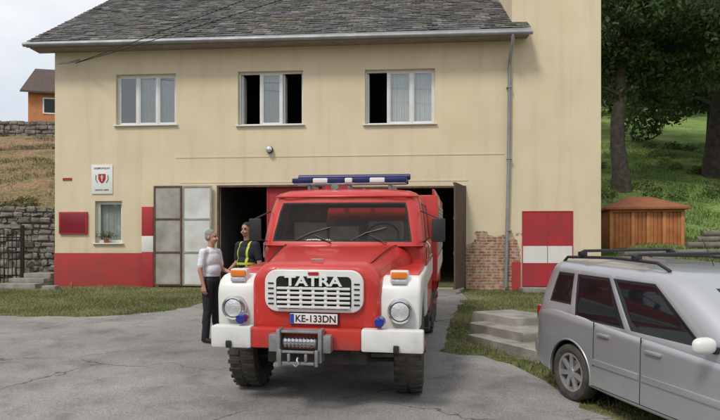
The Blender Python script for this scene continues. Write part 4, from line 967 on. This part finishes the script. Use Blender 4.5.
for s in (-1,1):
    bm=bmesh.new(); q=[(-.4,s*3.5,2.75),(7.4,s*3.5,2.75),(7.4,0,5.32),(-.4,0,5.32)]; v1=[bm.verts.new(c) for c in q]; v2=[bm.verts.new((c[0],c[1],c[2]-.12)) for c in q]
    bm.faces.new(v1);bm.faces.new(v2)
    for i in range(4): bm.faces.new((v1[i],v1[(i+1)%4],v2[(i+1)%4],v2[i]))
    frombm('house_roof_%d'%s,bm,HR,Hs)
boxes('house_windows',[(1,2.2,-3.05,-3.001,1.2,2.4),(4,5.2,-3.05,-3.001,1.2,2.4)],[WFR],Hs); boxes('house_panes',[(1.1,2.1,-3.06,-3.051,1.3,2.3),(4.1,5.1,-3.06,-3.051,1.3,2.3)],[CGL],Hs)
box('house_chimney',3.3,3.9,-1.5,-.9,3.5,6.0,CON,Hs)
# ------------------------------------------------------------- garden shed right
sx_,sy_=9.98,21.5; sz=CZ+(HZ-249)*21/FP
D=empty('garden_shed',Matrix.Translation((sx_,sy_,sz))@Matrix.Rotation(math.radians(-10),4,'Z'))
w,dp,hh=1.14,.95,1.36
boxes('shed_core',[(-w+.03,w-.03,-dp+.03,dp-.03,0,hh)],WOOD,D)
L=[]; x=-w
while x<w-.02: L.append((x+.006,x+.118,-dp,-dp+.028,.03,hh-.02)); x+=.125
y=-dp
while y<dp-.02: L.append((-w,-w+.028,y+.006,y+.118,.03,hh-.02)); L.append((w-.028,w,y+.006,y+.118,.03,hh-.02)); y+=.125
boxes('shed_planks',L,WOOD,D,.006)
L=[]
for x in (-w,-w*.38,w*.05,w*.5,w): L.append((x-.05,x+.05,-dp-.035,-dp-.002,0,hh))
boxes('shed_frame',L,M('shed_frame_wood',(.56,.24,.08),.6,0,.3,4,.2,20),D,.006)
box('shed_top_rail',-w-.05,w+.05,-dp-.06,-dp-.036,hh-.1,hh-.001,WOOD,D,.004)
bm=bmesh.new(); o_=.22; q=[(-w-o_,-dp-o_,hh),(w+o_,-dp-o_,hh),(w+o_,dp+o_,hh),(-w-o_,dp+o_,hh)]; lo=[bm.verts.new(c) for c in q]; md=[bm.verts.new((c[0],c[1],c[2]+.07)) for c in q]; r1=bm.verts.new((-.35,0,hh+.52)); r2=bm.verts.new((.35,0,hh+.52))
bm.faces.new(lo)
for i in range(4): bm.faces.new((lo[i],lo[(i+1)%4],md[(i+1)%4],md[i]))
bm.faces.new((md[0],md[1],r2,r1)); bm.faces.new((md[1],md[2],r2)); bm.faces.new((md[2],md[3],r1,r2)); bm.faces.new((md[3],md[0],r1)); frombm('shed_roof',bm,WRF,D)
R_=empty('timber_retaining_steps'); bm=bmesh.new()
for i,(xa,xb,yy,zz) in enumerate(((7.9,15,18.2,1.32),(8.2,15,18.7,1.52),(10.9,17,20.0,1.78),(11.6,17,20.7,1.98),(12.2,18,21.4,2.2))): addtube(bm,[(xa,yy,zz),(xb,yy+.3,zz+.08)],.12,10)
frombm('timber_logs',bm,LOG,R_,60)
# ------------------------------------------------------------- unseen trees added behind and left of the camera, only to be reflected in glass
np.random.seed(14); cs=[];rs=[]
for i in range(60):
    if i<34: x=np.random.uniform(-50,60); y=np.random.uniform(-48,-34)
    else: x=np.random.uniform(-52,-40); y=np.random.uniform(-34,12)
    for q in range(6): cs.append((x+np.random.normal(0,2),y+np.random.normal(0,1),plane(y)+np.random.uniform(0,12))); rs.append(np.random.uniform(1.8,3.2))
leaves('reflection_trees',cs,rs,26000,.7,LEAF2)
# ------------------------------------------------------------- light
sd=Vector((-.45,-.62,.95)).normalized(); elev=math.asin(sd.z); rot=math.atan2(sd.x,sd.y)
W=bpy.data.worlds.new('World'); S.world=W; W.use_nodes=True; t=W.node_tree; N=t.nodes; Lk=t.links; bg=N['Background']
sky=N.new('ShaderNodeTexSky'); sky.sky_type='NISHITA'; sky.sun_disc=False; sky.sun_elevation=elev; sky.sun_rotation=rot; sky.air_density=1; sky.dust_density=2
tc=N.new('ShaderNodeTexCoord'); mp=N.new('ShaderNodeMapping'); mp.inputs['Scale'].default_value=(1.2,1.2,3); Lk.new(tc.outputs['Generated'],mp.inputs[0])
no=N.new('ShaderNodeTexNoise'); no.inputs['Scale'].default_value=2.2; no.inputs['Detail'].default_value=7; Lk.new(mp.outputs[0],no.inputs['Vector'])
mr=N.new('ShaderNodeMapRange'); mr.inputs[1].default_value=.35; mr.inputs[2].default_value=.65; mr.inputs[3].default_value=.6; mr.inputs[4].default_value=.95; Lk.new(no.outputs['Fac'],mr.inputs[0])
mx=N.new('ShaderNodeMixRGB'); mx.inputs[2].default_value=(8.2,8.4,8.7,1); Lk.new(mr.outputs[0],mx.inputs[0]); Lk.new(sky.outputs[0],mx.inputs[1]); Lk.new(mx.outputs[0],bg.inputs[0]); bg.inputs[1].default_value=.118
sl=bpy.data.lights.new('sun','SUN'); sl.energy=2.0; sl.angle=math.radians(12); sl.color=(1,.955,.89); so=bpy.data.objects.new('sun',sl); COL.objects.link(so); so.rotation_euler=(-sd).to_track_quat('-Z','Y').to_euler(); so.location=(-10,-10,20)
S.view_settings.view_transform='Standard'; S.view_settings.look='None'; S.view_settings.exposure=0
cd=bpy.data.cameras.new('camera'); cd.lens=30; cd.sensor_width=36; cd.shift_y=38/720; cd.clip_end=1000; cd.clip_start=.1
co=bpy.data.objects.new('camera',cd); COL.objects.link(co); co.location=(0,0,CZ); co.rotation_euler=(math.pi/2,0,0); S.camera=co
